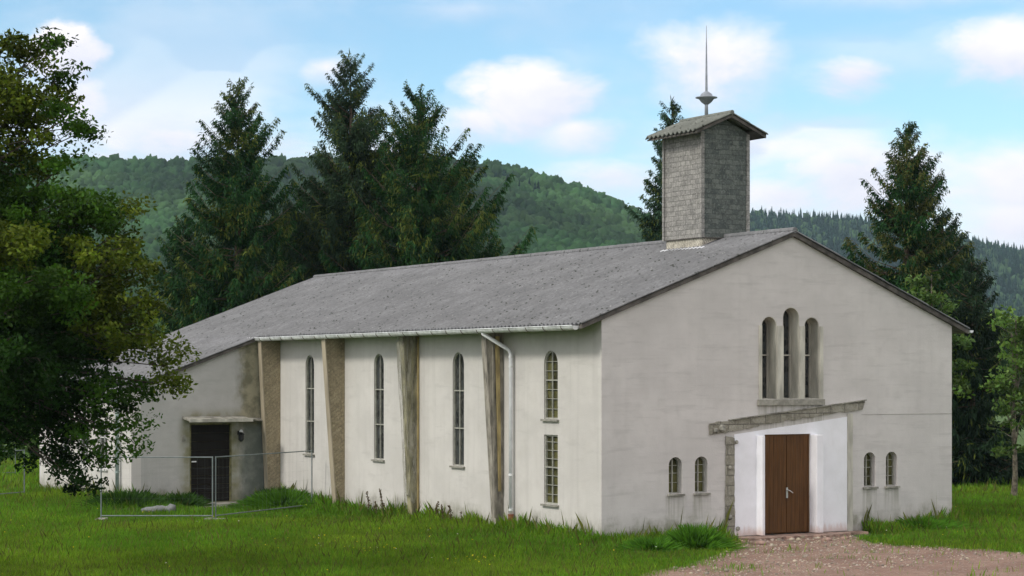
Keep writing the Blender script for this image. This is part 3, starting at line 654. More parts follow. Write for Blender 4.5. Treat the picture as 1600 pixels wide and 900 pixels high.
# buttresses: tapering fins under the eaves
def buttress(b, top_p, bot_p, mat, trim, t=.20, z0=-.3, z1=4.86):
    bt_ = MB().hexa([(-bot_p, b, z0), (-.002, b, z0), (-.002, b + t, z0), (-bot_p, b + t, z0), (-top_p, b, z1), (-.002, b, z1), (-.002, b + t, z1), (-top_p, b + t, z1)]).build('buttress', mat, church)
    if trim:
        e = .035
        MB().hexa([(-bot_p - e, b - .02, z0), (-bot_p - .002, b - .02, z0), (-bot_p - .002, b + t + .02, z0), (-bot_p - e, b + t + .02, z0), (-top_p - e, b - .02, z1), (-top_p - .002, b - .02, z1), (-top_p - .002, b + t + .02, z1), (-top_p - e, b + t + .02, z1)]).build('edge_trim', trim, bt_)
    return bt_
buttress(17.85, .62, .36, M_BUTT, M_TRIM)['label'] = 'tan shingled buttress beside the stained wall'
buttress(13.38, .60, .22, M_BUTT, M_TRIM)['label'] = 'tan shingled buttress with a beige edge'
b3 = buttress(8.90, .46, .18, M_GREENWOOD, None, t=.22); b3['label'] = 'stripped mossy buttress wrapped in torn plastic'
b4 = buttress(4.42, .52, .18, M_GWOOD, None, t=.22); b4['label'] = 'stripped buttress of grey boards and raw laths'
MB().hexa([(-.16, 4.375, .95), (-.09, 4.375, .95), (-.09, 4.417, .95), (-.16, 4.417, .95), (-.25, 4.375, 4.75), (-.14, 4.375, 4.75), (-.14, 4.417, 4.75), (-.25, 4.417, 4.75)]).build('lath', M_YWOOD, b4)
MB().hexa([(-.28, 4.39, .3), (-.235, 4.39, .3), (-.235, 4.417, .3), (-.28, 4.417, .3), (-.34, 4.39, 4.8), (-.29, 4.39, 4.8), (-.29, 4.417, 4.8), (-.34, 4.417, 4.8)]).build('lath', M_GWOOD, b4)
MB().box(-.05, -.012, 8.84, 8.897, .2, 4.8).build('lath', M_YWOOD, b3)
# crumpled plastic sheet round the third buttress
def plastic():
    m = bpy.data.materials.new('clear_plastic'); m.use_nodes = True; n = NT(m.node_tree); out = n.add('ShaderNodeOutputMaterial'); g = n.add('ShaderNodeTexCoord').outputs['Object']
    p = n.add('ShaderNodeBsdfPrincipled', ins={'Base Color': (.36, .345, .28, 1), 'Roughness': .28}); t = n.add('ShaderNodeBsdfTransparent')
    f = n.ramp(n.noise(n.mapping(g, (3, 3, .35)), 2.2, 4, .6, 1.5), .40, .66, .10, .75); mx = n.add('ShaderNodeMixShader', ins={0: f, 1: t.outputs[0], 2: p.outputs[0]}); n.link(mx.outputs[0], out.inputs[0]); return m
vs, fs = [], []; nz = 90; nk = 16
for i in range(nz):
    z = .55 + (4.86 - .55) * i / (nz - 1); P_ = .18 + .30 * z / 4.86 + .05
    path = [(-.08, 8.85), (-P_, 8.84), (-P_ - .02, 9.0), (-P_, 9.17), (-.03, 9.17)]
    for k in range(nk):
        t = k / (nk - 1) * 4; j = min(int(t), 3); fq = t - j; a = path[j][0] * (1 - fq) + path[j + 1][0] * fq; b = path[j][1] * (1 - fq) + path[j + 1][1] * fq
        nn = mnoise.noise(Vector((k * .5, z * 1.6 + k * .6, 1))) * .028 + mnoise.noise(Vector((k * 1.1, z * 4, 5))) * .007
        vs.append((min(a - abs(nn), -.006), b + (nn - .02 if j == 0 else nn), z + .05 * mnoise.noise(Vector((k * .7, i * .2, 3))) - (.15 * math.sin(k * .7) if i == 0 else 0)))
fs = [(i * nk + k, i * nk + k + 1, (i + 1) * nk + k + 1, (i + 1) * nk + k) for i in range(nz - 1) for k in range(nk - 1)]
MB().add(vs, fs).build('plastic_sheet', plastic(), b3, smooth=True)

# side door of the wing, canopy, lamp, bell, step
sdm = MB()
for k in range(9): sdm.box(-2.73, -1.49, 18.27, 18.30, .03 + k * .255, .03 + k * .255 + .247)
sdr = sdm.build('door', M_DDOOR, church); sdr['label'] = 'dark wooden side door'
MB().box(-2.70, -2.56, 18.22, 18.262, 1.20, 1.235).build('handle', M_WHITEP2, sdr)
sf = MB(); sf.box(-2.778, -2.735, 18.20, 18.33, 0, 2.358); sf.box(-1.485, -1.442, 18.20, 18.33, 0, 2.358); sf.box(-2.735, -1.485, 18.25, 18.33, 2.31, 2.358); sf.box(-2.735, -1.485, 18.302, 18.33, 0, 2.31)
sf.build('door_frame', simple('mossy_frame', (.17, .16, .07), .85, var=.25), sdr)
cn = MB(); cn.hexa([(-3.02, 17.55, 2.42), (-1.05, 17.55, 2.42), (-1.05, 18.198, 2.50), (-3.02, 18.198, 2.50), (-3.02, 17.55, 2.48), (-1.05, 17.55, 2.48), (-1.05, 18.198, 2.57), (-3.02, 18.198, 2.57)])
cp = cn.build('door_canopy', M_CONC, church, bevel=.01)
MB().box(-3.04, -1.03, 17.52, 17.548, 2.41, 2.50).build('canopy_edge', M_SURR, cp)
MB().hexa([(-1.05, 17.9, 2.45), (-.5, 18.0, 2.40), (-.5, 18.19, 2.45), (-1.05, 18.19, 2.47), (-1.05, 17.9, 2.50), (-.5, 18.0, 2.44), (-.5, 18.19, 2.50), (-1.05, 18.19, 2.52)]).build('canopy_remnant', M_CONC, cp)
lm = MB(); lm.tube([(-1.21, 18.198, 2.08), (-1.21, 18.08, 2.12), (-1.21, 18.02, 2.06)], .015, 6); lm.lathe((-1.21, 18.02, 1.80), [(.03, 0), (.085, .06), (.085, .20), (.11, .21), (.03, .28)], 8); lm.lathe((-1.21, 18.18, 2.0), [(.05, 0), (.05, .12)], 8)
lamp = lm.build('wall_lamp', M_DARKM, church)
MB().lathe((-1.21, 18.02, 2.085), [(.06, 0), (.05, .05), (.015, .075)], 10).build('lamp_cap', M_WHITEP2, lamp)
MB().box(-3.03, -2.93, 18.15, 18.198, 1.83, 2.02).build('bell_box', M_CONC, church)
stp = MB(); stp.box(-2.98, -.72, 17.2, 18.15, -.12, .0); stp.box(-3.1, -.75, 16.85, 17.25, -.15, -.0405)
stp.build('doorstep', M_CONC, church, bevel=.02)

# ridge turret
tow = MB()
TA0, TA1, TB0, TB1 = 4.745, 6.16, 2.71, 4.34
tw = MB().box(TA0, TA1, TB0, TB1, 7.23, 9.93)
# gable infill towards front and back
tw.prism([[(TA0, 9.932), (TA1, 9.932), ((TA0 + TA1) / 2, 10.24)]], FR, TB0, TB1)
turret = tw.build('bell_turret', M_SLATE, church); turret['label'] = 'slate-clad square turret on the ridge'
MB().prism([[(TA0 + .001, 7.235), (TA1 - .001, 7.235), (TA1 - .001, 9.93), ((TA0 + TA1) / 2, 10.22), (TA0 + .001, 9.93)]], FR, TB0 - .014, TB0 - .002).build('front_cladding', M_SLATE_F, turret)
bsm = MB(); bsm.box(TA0 + .03, TA1 - .03, TB0 + .03, TB1 - .03, 6.70, 7.229); bsm.build('turret_base', M_TAN, turret)
MB().box(TA0 - .02, TA1 + .02, TB0 - .035, TB1 + .02, 7.235, 7.255).build('drip_edge', M_FASCIA, turret)
for (x, y) in ((TA0, TB0), (TA1, TB0), (TA0, TB1), (TA1, TB1)): MB().box(x - .05, x + .05, y - .025 - .01 * (y == TB0), y + .045, 7.24, 9.9).build('corner_board', M_SLATE, turret)
fl = MB()
for k in range(12): bb = 2.55 + k * .16; fl.tube([(TA0 - .16, bb, top(TA0 - .16) + .055), (TA0 - .05, bb, top(TA0 - .05) + .055)], .022, 6)
fl.build('lead_flashing', M_WHITEP2, turret)
tc_ = (TA0 + TA1) / 2; tt = lambda a: 10.34 - abs(a - tc_) * .43
def tslope(name, e, parent): return corrugated(name, M_TROOF, tc_, 0, e, tt, TB0 - .32, TB1 + .28, parent, rows=2, pitch=.19, amp=.034)
tr = tslope('turret_roof', tc_ - 1.12, turret); tslope('turret_roof', tc_ + 1.12, turret)
MB().tube([(tc_, TB0 - .32, 10.385), (tc_, TB1 + .28, 10.385)], .06, 8).build('ridge_cap', M_TROOF, tr)
def tslab(a0, a1, b0, b1, d0, d1): return [(a0, b0, tt(a0) + d0), (a1, b0, tt(a1) + d0), (a1, b1, tt(a1) + d0), (a0, b1, tt(a0) + d0), (a0, b0, tt(a0) + d1), (a1, b0, tt(a1) + d1), (a1, b1, tt(a1) + d1), (a0, b1, tt(a0) + d1)]
tv = MB(); tv.hexa(tslab(tc_ - 1.08, tc_, TB0 - .29, TB0 - .25, -.075, .005)); tv.hexa(tslab(tc_, tc_ + 1.08, TB0 - .29, TB0 - .25, -.075, .005)); tv.hexa(tslab(tc_ - 1.08, TA0 - .05, TB0 - .25, TB1 + .25, -.07, -.03)); tv.hexa(tslab(TA1 + .05, tc_ + 1.08, TB0 - .25, TB1 + .25, -.07, -.03)); tv.build('verge_board', M_FASCIA, tr)
sp0 = (tc_, 3.5)
spire = MB().lathe((sp0[0], sp0[1], 10.3), [(.05, 0), (.042, .42), (.036, .60), (.034, .70), (.027, 1.2), (.016, 1.9), (.006, 2.42)], 10).build('spire', M_LEAD, turret, smooth=True)
MB().lathe((sp0[0], sp0[1], 10.70), [(.05, 0), (.13, .06), (.20, .15), (.28, .17), (.28, .19), (.17, .20), (.14, .27), (.06, .33)], 20).build('spire_ball', M_LEAD, spire, smooth=True)

# ------------------------------------------------------------------ site fence panels
def fence_panel(p0, p1, label, h=1.72, wires=True):
    p0 = Vector((p0[0], p0[1], GZ)); p1 = Vector((p1[0], p1[1], GZ)); d = p1 - p0; L = d.length; rz_ = math.atan2(d.y, d.x)
    e = empty('fence_panel', p0, rz_); tag(e, label, 'fence', 'temporary site fence panels')
    f = MB(); r = .018
    f.tube([(0, 0, 0), (0, 0, h)], r, 8); f.tube([(L, 0, 0), (L, 0, h)], r, 8); f.tube([(0, 0, h - .02), (L, 0, h - .02)], r * .85, 8); f.tube([(0, 0, .15), (L, 0, .15)], r * .85, 8)
    f.build('frame', M_STEEL, e)
    m_ = MB(); x = .15
    while x < L - .05: m_.box(x - .0006, x + .0006, -.0006, .0006, .06, h - .02); x += .2
    for k in range(1, 6): z = .06 + k * (h - .1) / 6; m_.box(0, L, .0012, .0024, z - .0006, z + .0006)
    m_.build('wire_mesh', M_STEEL, e)
    ft = MB().box(-.12, .12, -.3, .3, 0, .08).build('foot', M_CONC, e)
    return e
wA = wor(-7.21, 13.24); wB = wor(-4.62, 11.72); wC = wor(-.45, 14.62)
fence_panel(wA, wB + (wA - wB).normalized() * .05, 'thin steel site fence panel standing left of the dark side door')
fence_panel(wB + (wC - wB).normalized() * .06, wC, 'thin steel site fence panel running from the side door to the second buttress')
q0 = ground_at(-120, 790); q1 = ground_at(38, 776); fence_panel(q0, q1, 'thin steel site fence panel at the far left under the tree', 1.5)
q2 = ground_at(24, 744); q3 = ground_at(-60, 748); fence_panel(q3, q2, 'most distant thin fence panel at the far left edge', 1.2)

# pale sack lying behind the fence
sk = MB(); vs = []; nS, nR = 14, 12
for i in range(nS):
    t = i / (nS - 1); rr = (.02 + .12 * math.sin(math.pi * min(max(t, .03), .97)) ** .4) * (.8 + .35 * mnoise.noise(Vector((i * .6, 2, 1)))) + (.05 if i > 10 else 0)
    for k in range(nR):
        q = 2 * math.pi * k / nR; n_ = 1 + .25 * mnoise.noise(Vector((i * .5, math.cos(q) * 1.5, math.sin(q) * 1.5))); vs.append((t * .95 - .47, rr * 1.2 * n_ * math.cos(q), max(.0, .09 + rr * n_ * math.sin(q) + .06 * t)))
sk.add(vs, [(i * nR + k, i * nR + (k + 1) % nR, (i + 1) * nR + (k + 1) % nR, (i + 1) * nR + k) for i in range(nS - 1) for k in range(nR)] + [tuple(range(nR))[::-1], tuple((nS - 1) * nR + k for k in range(nR))])
o = sk.build('sack', M_SACK, None, smooth=True); o.location = ground_at(247, 803); tag(o, 'crumpled pale sack lying in the grass behind the site fence', 'sack')
pk = MB(); pk.hexa([(0, 0, 0), (1.5, 0, 0), (1.5, .14, 0), (0, .14, 0), (0, 0, .03), (1.5, 0, .03), (1.5, .14, .03), (0, .14, .03)])
o = pk.build('plank', M_GWOOD); o.location = wor(-1.75, 17.12, .015); o.rotation_euler = (0, R(-3), ROTZ - .25); tag(o, 'grey plank lying across the step of the dark side door', 'plank')

# ------------------------------------------------------------------ trees
def quads(c, ax, ay):                                # centres + half axes -> rhombic leaves
    return np.stack([c - ax, c + ay, c + ax, c - ay], 1).reshape(-1, 3)
def unit(v): return v / (np.linalg.norm(v, axis=-1, keepdims=True) + 1e-9)

def deciduous(name, label, cat, base, lobes, trunk_top, rt, seed, leaf=.085, per_clump=55, clump_density=4.2, clump_r=.26, cols=None, bark=M_BARK, group=None, shell=.45, droop=0.0, branches=True, low_limb=.25):
    """lobes: (centre, rx, ry, rz, density, colour index)"""
    rg = np.random.default_rng(seed); e = empty(name, base); tag(e, label, cat, group); B = np.array(base)
    tr_ = MB(); tt_ = Vector(trunk_top); bv = Vector(base)
    nseg = 7; pts = [bv.lerp(tt_, k / nseg) + Vector((.12 * math.sin(k * 1.3 + seed), .12 * math.cos(k * 1.7 + seed), 0)) * (rt * 3) * (k > 0) for k in range(nseg + 1)]; pts[0] = bv - Vector((0, 0, .1))
    tr_.tube([p - bv for p in pts], [rt * (1.35 if k == 0 else 1) * (1 - .65 * k / nseg) for k in range(nseg + 1)], 9)
    C_, K_, LC = [], [], []
    for (c, rx, ry, rz_, dens, ci) in lobes:
        c = np.array(c); vol = 4.19 * rx * ry * rz_; n_ = max(3, int(vol ** .85 * clump_density * dens))
        d = unit(rg.normal(size=(n_, 3))); r = rg.random((n_, 1)) ** shell; p = c + d * r * np.array([rx, ry, rz_]) * (1 + .18 * rg.normal(size=(n_, 1)))
        C_.append(p); K_ += [ci] * n_
        # limb from trunk to lobe, twigs to some clumps
        src = pts[min(nseg, max(2, int(nseg * min(.95, max(low_limb, (c[2] - rz_ * .6 - base[2]) / max(.1, tt_.z - base[2]) * .8)))))]
        lc = Vector(c); mid = src.lerp(lc, .5) + Vector((0, 0, .12 * (lc - src).length)) * (1 - droop)
        rl = min(rt * .4, .012 + .022 * (vol ** .33)); tr_.tube([src - bv, mid - bv, lc - bv], [rl, rl * .7, rl * .45], 6)
        if branches:
            for q in p[rg.random(n_) < .55]:
                q = Vector(q); a0 = lc.lerp(mid, rg.random() * .6); m1 = a0.lerp(q, .55) + Vector(rg.normal(size=3) * .1 * (q - a0).length)
                tr_.tube([a0 - bv, m1 - bv, q - bv], [rl * .4, rl * .25, .006], 4, cap=False)
    C_ = np.concatenate(C_); K_ = np.array(K_); n_ = len(C_); m_ = per_clump
    dirs = unit(rg.normal(size=(n_, m_, 3))) * rg.random((n_, m_, 1)) ** .45 * clump_r * 1.75 * np.array([1, 1, .60]) * (.6 + .7 * rg.random((n_, 1, 1)))
    pos = (C_[:, None] + dirs).reshape(-1, 3); nl = len(pos)
    nrm = unit(rg.normal(size=(nl, 3)) + np.array([0, 0, .75])); t1 = unit(np.cross(nrm, rg.normal(size=(nl, 3)))); t2 = np.cross(nrm, t1)
    s = leaf * (.6 + .8 * rg.random((nl, 1)))
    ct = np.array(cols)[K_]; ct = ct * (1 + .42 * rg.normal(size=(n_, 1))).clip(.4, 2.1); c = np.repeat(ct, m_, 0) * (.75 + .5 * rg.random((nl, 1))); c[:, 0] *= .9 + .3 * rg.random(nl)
    v = quads(pos - B, t1 * s, t2 * s * .55)
    cr = np_mesh('crown', v, 4, M_LEAF, e, colors=np.repeat(np.clip(c, .004, .5), 4, 0))
    tr_.build('trunk', bark, e); return e

def lobes_px(items, Y): # (px, py, rx_px, rz_px, dY, density, ci)
    out = []
    for (px, py, rx, rz_, dY, de, ci) in items:
        y = Y + dY; k = y / F; out.append((tuple(at(px, py, y)), rx * k, max(rx, rz_) * k * .8, rz_ * k, de, ci))
    return out
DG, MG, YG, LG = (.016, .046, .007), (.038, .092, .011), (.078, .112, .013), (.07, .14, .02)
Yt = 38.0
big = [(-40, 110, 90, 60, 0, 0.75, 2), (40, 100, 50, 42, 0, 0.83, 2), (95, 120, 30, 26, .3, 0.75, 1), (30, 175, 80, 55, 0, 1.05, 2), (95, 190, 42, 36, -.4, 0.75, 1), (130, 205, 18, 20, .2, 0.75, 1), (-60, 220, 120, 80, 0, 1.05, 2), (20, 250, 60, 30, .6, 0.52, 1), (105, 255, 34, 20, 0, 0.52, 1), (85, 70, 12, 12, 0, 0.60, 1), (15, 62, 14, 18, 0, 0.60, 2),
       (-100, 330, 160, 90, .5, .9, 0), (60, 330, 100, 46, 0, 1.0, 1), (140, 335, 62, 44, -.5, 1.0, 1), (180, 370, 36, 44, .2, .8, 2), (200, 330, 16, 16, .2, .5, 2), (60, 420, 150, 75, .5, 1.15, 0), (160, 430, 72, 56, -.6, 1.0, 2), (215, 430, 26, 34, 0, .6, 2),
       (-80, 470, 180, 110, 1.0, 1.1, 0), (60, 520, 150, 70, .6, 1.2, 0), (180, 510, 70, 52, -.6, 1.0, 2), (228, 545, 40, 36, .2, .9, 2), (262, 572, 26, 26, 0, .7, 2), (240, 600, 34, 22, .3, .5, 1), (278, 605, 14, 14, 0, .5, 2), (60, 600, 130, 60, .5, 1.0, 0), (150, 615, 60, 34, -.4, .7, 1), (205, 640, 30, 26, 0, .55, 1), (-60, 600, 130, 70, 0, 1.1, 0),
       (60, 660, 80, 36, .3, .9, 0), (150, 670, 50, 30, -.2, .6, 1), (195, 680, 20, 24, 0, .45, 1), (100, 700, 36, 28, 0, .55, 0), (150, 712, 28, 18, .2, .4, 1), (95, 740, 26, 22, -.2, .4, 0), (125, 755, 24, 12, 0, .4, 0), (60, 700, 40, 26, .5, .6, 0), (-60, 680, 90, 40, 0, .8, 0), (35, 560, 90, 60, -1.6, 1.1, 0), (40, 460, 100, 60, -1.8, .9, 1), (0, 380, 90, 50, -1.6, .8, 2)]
tb = ground_at(-150, 0 + HZ + (EYE - GZ) * F / Yt); 
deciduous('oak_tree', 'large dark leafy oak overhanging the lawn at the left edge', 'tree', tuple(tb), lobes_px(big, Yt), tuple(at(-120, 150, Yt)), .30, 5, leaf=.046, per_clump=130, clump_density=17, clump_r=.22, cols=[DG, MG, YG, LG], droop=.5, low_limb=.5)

def spruce(label, px, Y, top_py, R_, seed, skew=(0, 0), dens=1.0, tone=(.013, .044, .011), tip=(.085, .110, .020), tipf=.16, narrow=.8, up=.35, group='spruces around the church', whorl=.30, low=.06, double=None):
    rg = np.random.default_rng(seed); base = at(px, HZ, Y); base.z = GZ; H_ = at(px, top_py, Y).z - GZ
    e = empty('spruce_tree', base); tag(e, label, 'tree', group); tr_ = MB(); lean = rg.normal() * .02
    tr_.tube([(0, 0, -.1), (lean * H_ * .4, 0, H_ * .5), (lean * H_ * .5, 0, H_ * .985)], [H_ * .017, H_ * .010, .012], 8)
    SP, SD_, SL_, SW = [], [], [], []; z = H_ * low
    while z < H_ * .985:
        t = 1 - z / H_; nb = int(rg.integers(5, 8)) if t > .12 else 4
        for k in range(nb):
            q = rg.random() * 6.283; out = np.array([math.cos(q), math.sin(q), 0]); sk_ = 1 + skew[0] * out[0] * min(1, t * 2) + skew[1] * out[1]
            L = 1.18 * R_ * (min(1, t / narrow)) ** .80 * (.62 + .55 * rg.random()) * sk_ + .12
            if rg.random() < .10: L *= .55
            if rg.random() < .06: L *= 1.3
            e0 = 1.0 * (1 - t) ** 2.2 - .30 * t + .10 * rg.normal(); z0 = z + rg.normal() * .12; npt = max(6, int(L / .050 * dens)); s = np.linspace(.10, 1, npt)
            P_ = np.array([lean * z * .6, 0, z0]) + out * (L * s)[:, None]; P_[:, 2] += L * (e0 * s - .25 * s * (1 - s) + up * s ** 3 * min(1, t + .35))
            tr_.tube([tuple(P_[0]), tuple(P_[npt // 2]), tuple(P_[-1])], [.012 + .012 * L, .012, .005], 3, cap=False)
            side = np.array([-out[1], out[0], 0])
            for sg in (-1, 1, 0, 0):
                n_ = npt; wl = (.16 + .30 * L * (1 - s) * .8 + .04) * (.6 + .7 * rg.random(n_)); wl = np.minimum(wl, .75) * min(1, .45 + t * 2.5)
                if sg == 0: d = out * .55 + np.array([0, 0, -.75]) + rg.normal(size=(n_, 3)) * .35; wl = .14 + .30 * t * rg.random(n_) + .05
                else: d = out * .75 + side * sg * .8 + np.array([0, 0, -.30]) + rg.normal(size=(n_, 3)) * .22
                SP.append(P_ + rg.normal(size=(n_, 3)) * .03); SD_.append(unit(d)); SL_.append(wl); SW.append(np.full(n_, (.018 + .016 * t) if sg else .018 + .012 * t))
                if sg:   # hanging twiglets from the side twigs
                    for f_ in (.35, .7, 1.0):
                        SP.append(P_ + unit(d) * (wl * f_)[:, None]); SD_.append(unit(np.array([0, 0, -1.0]) + out * .3 + rg.normal(size=(n_, 3)) * .35)); SL_.append(.05 + .32 * min(1, t * 1.5) * rg.random(n_)); SW.append(np.full(n_, .017 + .012 * t))
        z += whorl * (.75 + .5 * rg.random()) * (.55 + .45 * min(1, t * 2.5))
    n_ = 34; zz = H_ * (1 - .055 * rg.random(n_)); q_ = rg.random(n_) * 6.28; SP.append(np.stack([lean * zz * .6, 0 * zz, zz], 1)); SD_.append(unit(np.stack([np.cos(q_) * .8, np.sin(q_) * .8, .7 + rg.random(n_)], 1))); SL_.append(.10 + .28 * rg.random(n_)); SW.append(np.full(n_, .018))
    P_ = np.concatenate(SP); D = np.concatenate(SD_); L = np.concatenate(SL_)[:, None]; W_ = np.concatenate(SW)[:, None] * (.7 + .7 * rg.random((len(P_), 1)))
    n_ = len(P_); t2 = unit(np.cross(D, rg.normal(size=(n_, 3)))); v = quads(P_ + D * L * .5, D * L * .55, t2 * W_)
    rad_ = np.hypot(P_[:, 0], P_[:, 1]); c = np.array(tone) * (.6 + .7 * rg.random((n_, 1))) * (.55 + 1.3 * vnoise(P_[:, 0] * 2 + P_[:, 1] * 1.5 + 40, P_[:, 2] * 2, 1.0, seed + 3)[:, None])
    cl_ = vnoise(P_[:, 0] * 3 + P_[:, 1] * 2, P_[:, 2] * 3, 1.2, seed); tipm = rg.random(n_) < tipf * np.where(cl_ > .62, 2.2, .18); c[tipm] = np.array(tip) * (.7 + .6 * rg.random((tipm.sum(), 1)))
    np_mesh('crown', v, 4, M_NEEDLE, e, colors=np.repeat(np.clip(c, .004, .4), 4, 0)); tr_.build('trunk', M_BARK2, e); return e
spruce('tall spruce left of the ridge, standing alone above the wing roof', 370, 76, 130, 3.1, 21, tipf=.28)
spruce('slender tallest spruce with a pointed top behind the middle of the roof', 557, 79, 86, 3.5, 22, tipf=.24, narrow=.85, tone=(.026, .050, .024))
spruce('broad spruce with upswept ragged branches right of the tallest one', 652, 76, 146, 4.2, 23, skew=(.12, 0), tipf=.26, up=.45)
spruce('dark lower spruce filling the gap between the two tall ones', 470, 81, 290, 2.6, 24, tipf=.10)
spruce('small dark spruce low behind the wing roof', 285, 82, 345, 2.4, 25, tipf=.12)
spruce('spruce half hidden behind the slate turret', 1062, 86, 157, 2.3, 26, tipf=.14, tone=(.024, .052, .028), narrow=.9)
spruce('tall spruce rising behind the right roof slope', 1410, 74, 194, 3.2, 27, tipf=.30, narrow=1.0, skew=(.0, 0), tip=(.085, .095, .025))
spruce('low very dark spruce at the right corner of the church', 1522, 70, 405, 1.75, 28, tipf=.06, tone=(.014, .030, .014), low=.10)
spruce('dark spruce directly behind the right eave', 1475, 78, 330, 2.3, 29, tipf=.12, tone=(.017, .036, .017))
spruce('dark spruce low between the wing roof and the ridge end', 425, 86, 330, 3.0, 30, tipf=.12)
spruce('dark spruce low behind the ridge, under the broad one', 722, 84, 300, 3.0, 31, tipf=.2)
spruce('dark spruce low behind the far ridge end', 515, 86, 270, 2.9, 32, tipf=.12)

deciduous('young_tree', 'pale green slim young tree rising over the right roof slope', 'tree', tuple(at(1452, HZ, 68) - Vector((0, 0, EYE - GZ))), lobes_px([(1448, 452, 24, 34, 0, .9, 3), (1470, 485, 26, 36, .3, .8, 3), (1480, 540, 28, 44, 0, .7, 3), (1496, 600, 20, 50, 0, .6, 1), (1440, 500, 24, 40, .4, .8, 3)], 68), tuple(at(1455, 430, 68)), .06, 31, leaf=.09, per_clump=36, clump_density=14, clump_r=.22, cols=[DG, (.05, .09, .02), YG, (.075, .135, .04)], bark=M_PBARK)
deciduous('young_tree', 'light green airy young tree on the meadow at the right edge', 'tree', tuple(ground_at(1584, 779)), lobes_px([(1580, 520, 30, 44, 0, .7, 3), (1568, 600, 24, 40, 0, .6, 3), (1592, 570, 38, 50, .3, .7, 3), (1600, 640, 44, 50, 0, .7, 1), (1575, 680, 26, 30, 0, .5, 1), (1620, 520, 34, 50, 0, .6, 3), (1570, 640, 22, 30, -.3, .5, 3)], 62), tuple(at(1588, 500, 62)), .085, 32, leaf=.075, per_clump=36, clump_density=13, clump_r=.22, cols=[DG, (.055, .10, .024), YG, (.08, .145, .035)], bark=M_PBARK)
def far_tree(label, px, Y, top_py, r_px, seed, ci=3, bottom=None, name='broadleaf_tree', cat='tree', group='broadleaf trees beyond the meadow', cols=None):
    b = bottom or (HZ + (EYE - GZ) * F / Y - 8); it = []; rg = random.Random(seed); h = b - top_py
    for k in range(9): t = (k + .5) / 9; it.append((px + rg.uniform(-.5, .5) * r_px * math.sin(math.pi * (.15 + .8 * t)), top_py + h * (.12 + .80 * t), r_px * (.45 + .25 * math.sin(math.pi * t)), h * .13, rg.uniform(-1, 1) * 1.5, .9, rg.choice([ci, ci, 1])))
    base = at(px, HZ, Y); base.z = GZ
    return deciduous(name, label, cat, tuple(base), lobes_px(it, Y), tuple(at(px, top_py + h * .25, Y)), .16, seed, leaf=.20, per_clump=26, clump_density=2.2, clump_r=.55, cols=cols or [DG, (.07, .125, .03), YG, (.11, .18, .05)], group=group, branches=False)
far_tree('pale green round tree behind the right young tree', 1585, 150, 478, 55, 41)
far_tree('mid green tree between the dark spruces and the right edge', 1540, 130, 560, 40, 42)
far_tree('broad green tree beyond the meadow at the far right', 1660, 120, 520, 60, 43)
far_tree('bright green bushy tree in the gap under the oak at far left', 25, 125, 600, 70, 44)
far_tree('green tree beyond the far left fence panels', -70, 130, 560, 80, 45)
far_tree('green tree behind the wing at its left corner', 110, 135, 590, 60, 46)
for i, (px, w_) in enumerate(((1500, 22), (1536, 26), (1574, 24), (1612, 28))):
    far_tree(['low bright green shrub touching the church corner', 'low bright green shrub second from the church corner', 'low bright green shrub just left of the young tree trunk', 'low bright green shrub at the right picture edge'][i], px, 77, 712 + (i % 2) * 6, w_, 60 + i, name='shrub', cat='shrub', group='low shrubs along the meadow edge', cols=[DG, (.06, .13, .03), YG, (.09, .17, .04)])
for i, (px, w_) in enumerate(((5, 40), (60, 34))):
    far_tree(['tall light green shrub behind the far left fence post', 'tall light green shrub beside the wing corner'][i], px, 92, 668 + i * 20, w_, 70 + i, name='shrub', cat='shrub', group='shrubs under the oak', cols=[DG, (.045, .09, .02), YG, (.075, .14, .035)])
ws = MB().tube([(0, 0, 0), (0, 0, .72)], .055, 8); ws.lathe((0, 0, .72), [(.055, 0), (.075, .01), (.07, .10), (.02, .14)], 10)
o = ws.build('marker_post', M_WHITEP2); o.location = ground_at(1492, 752); tag(o, 'short white marker post behind the right church corner', 'post')

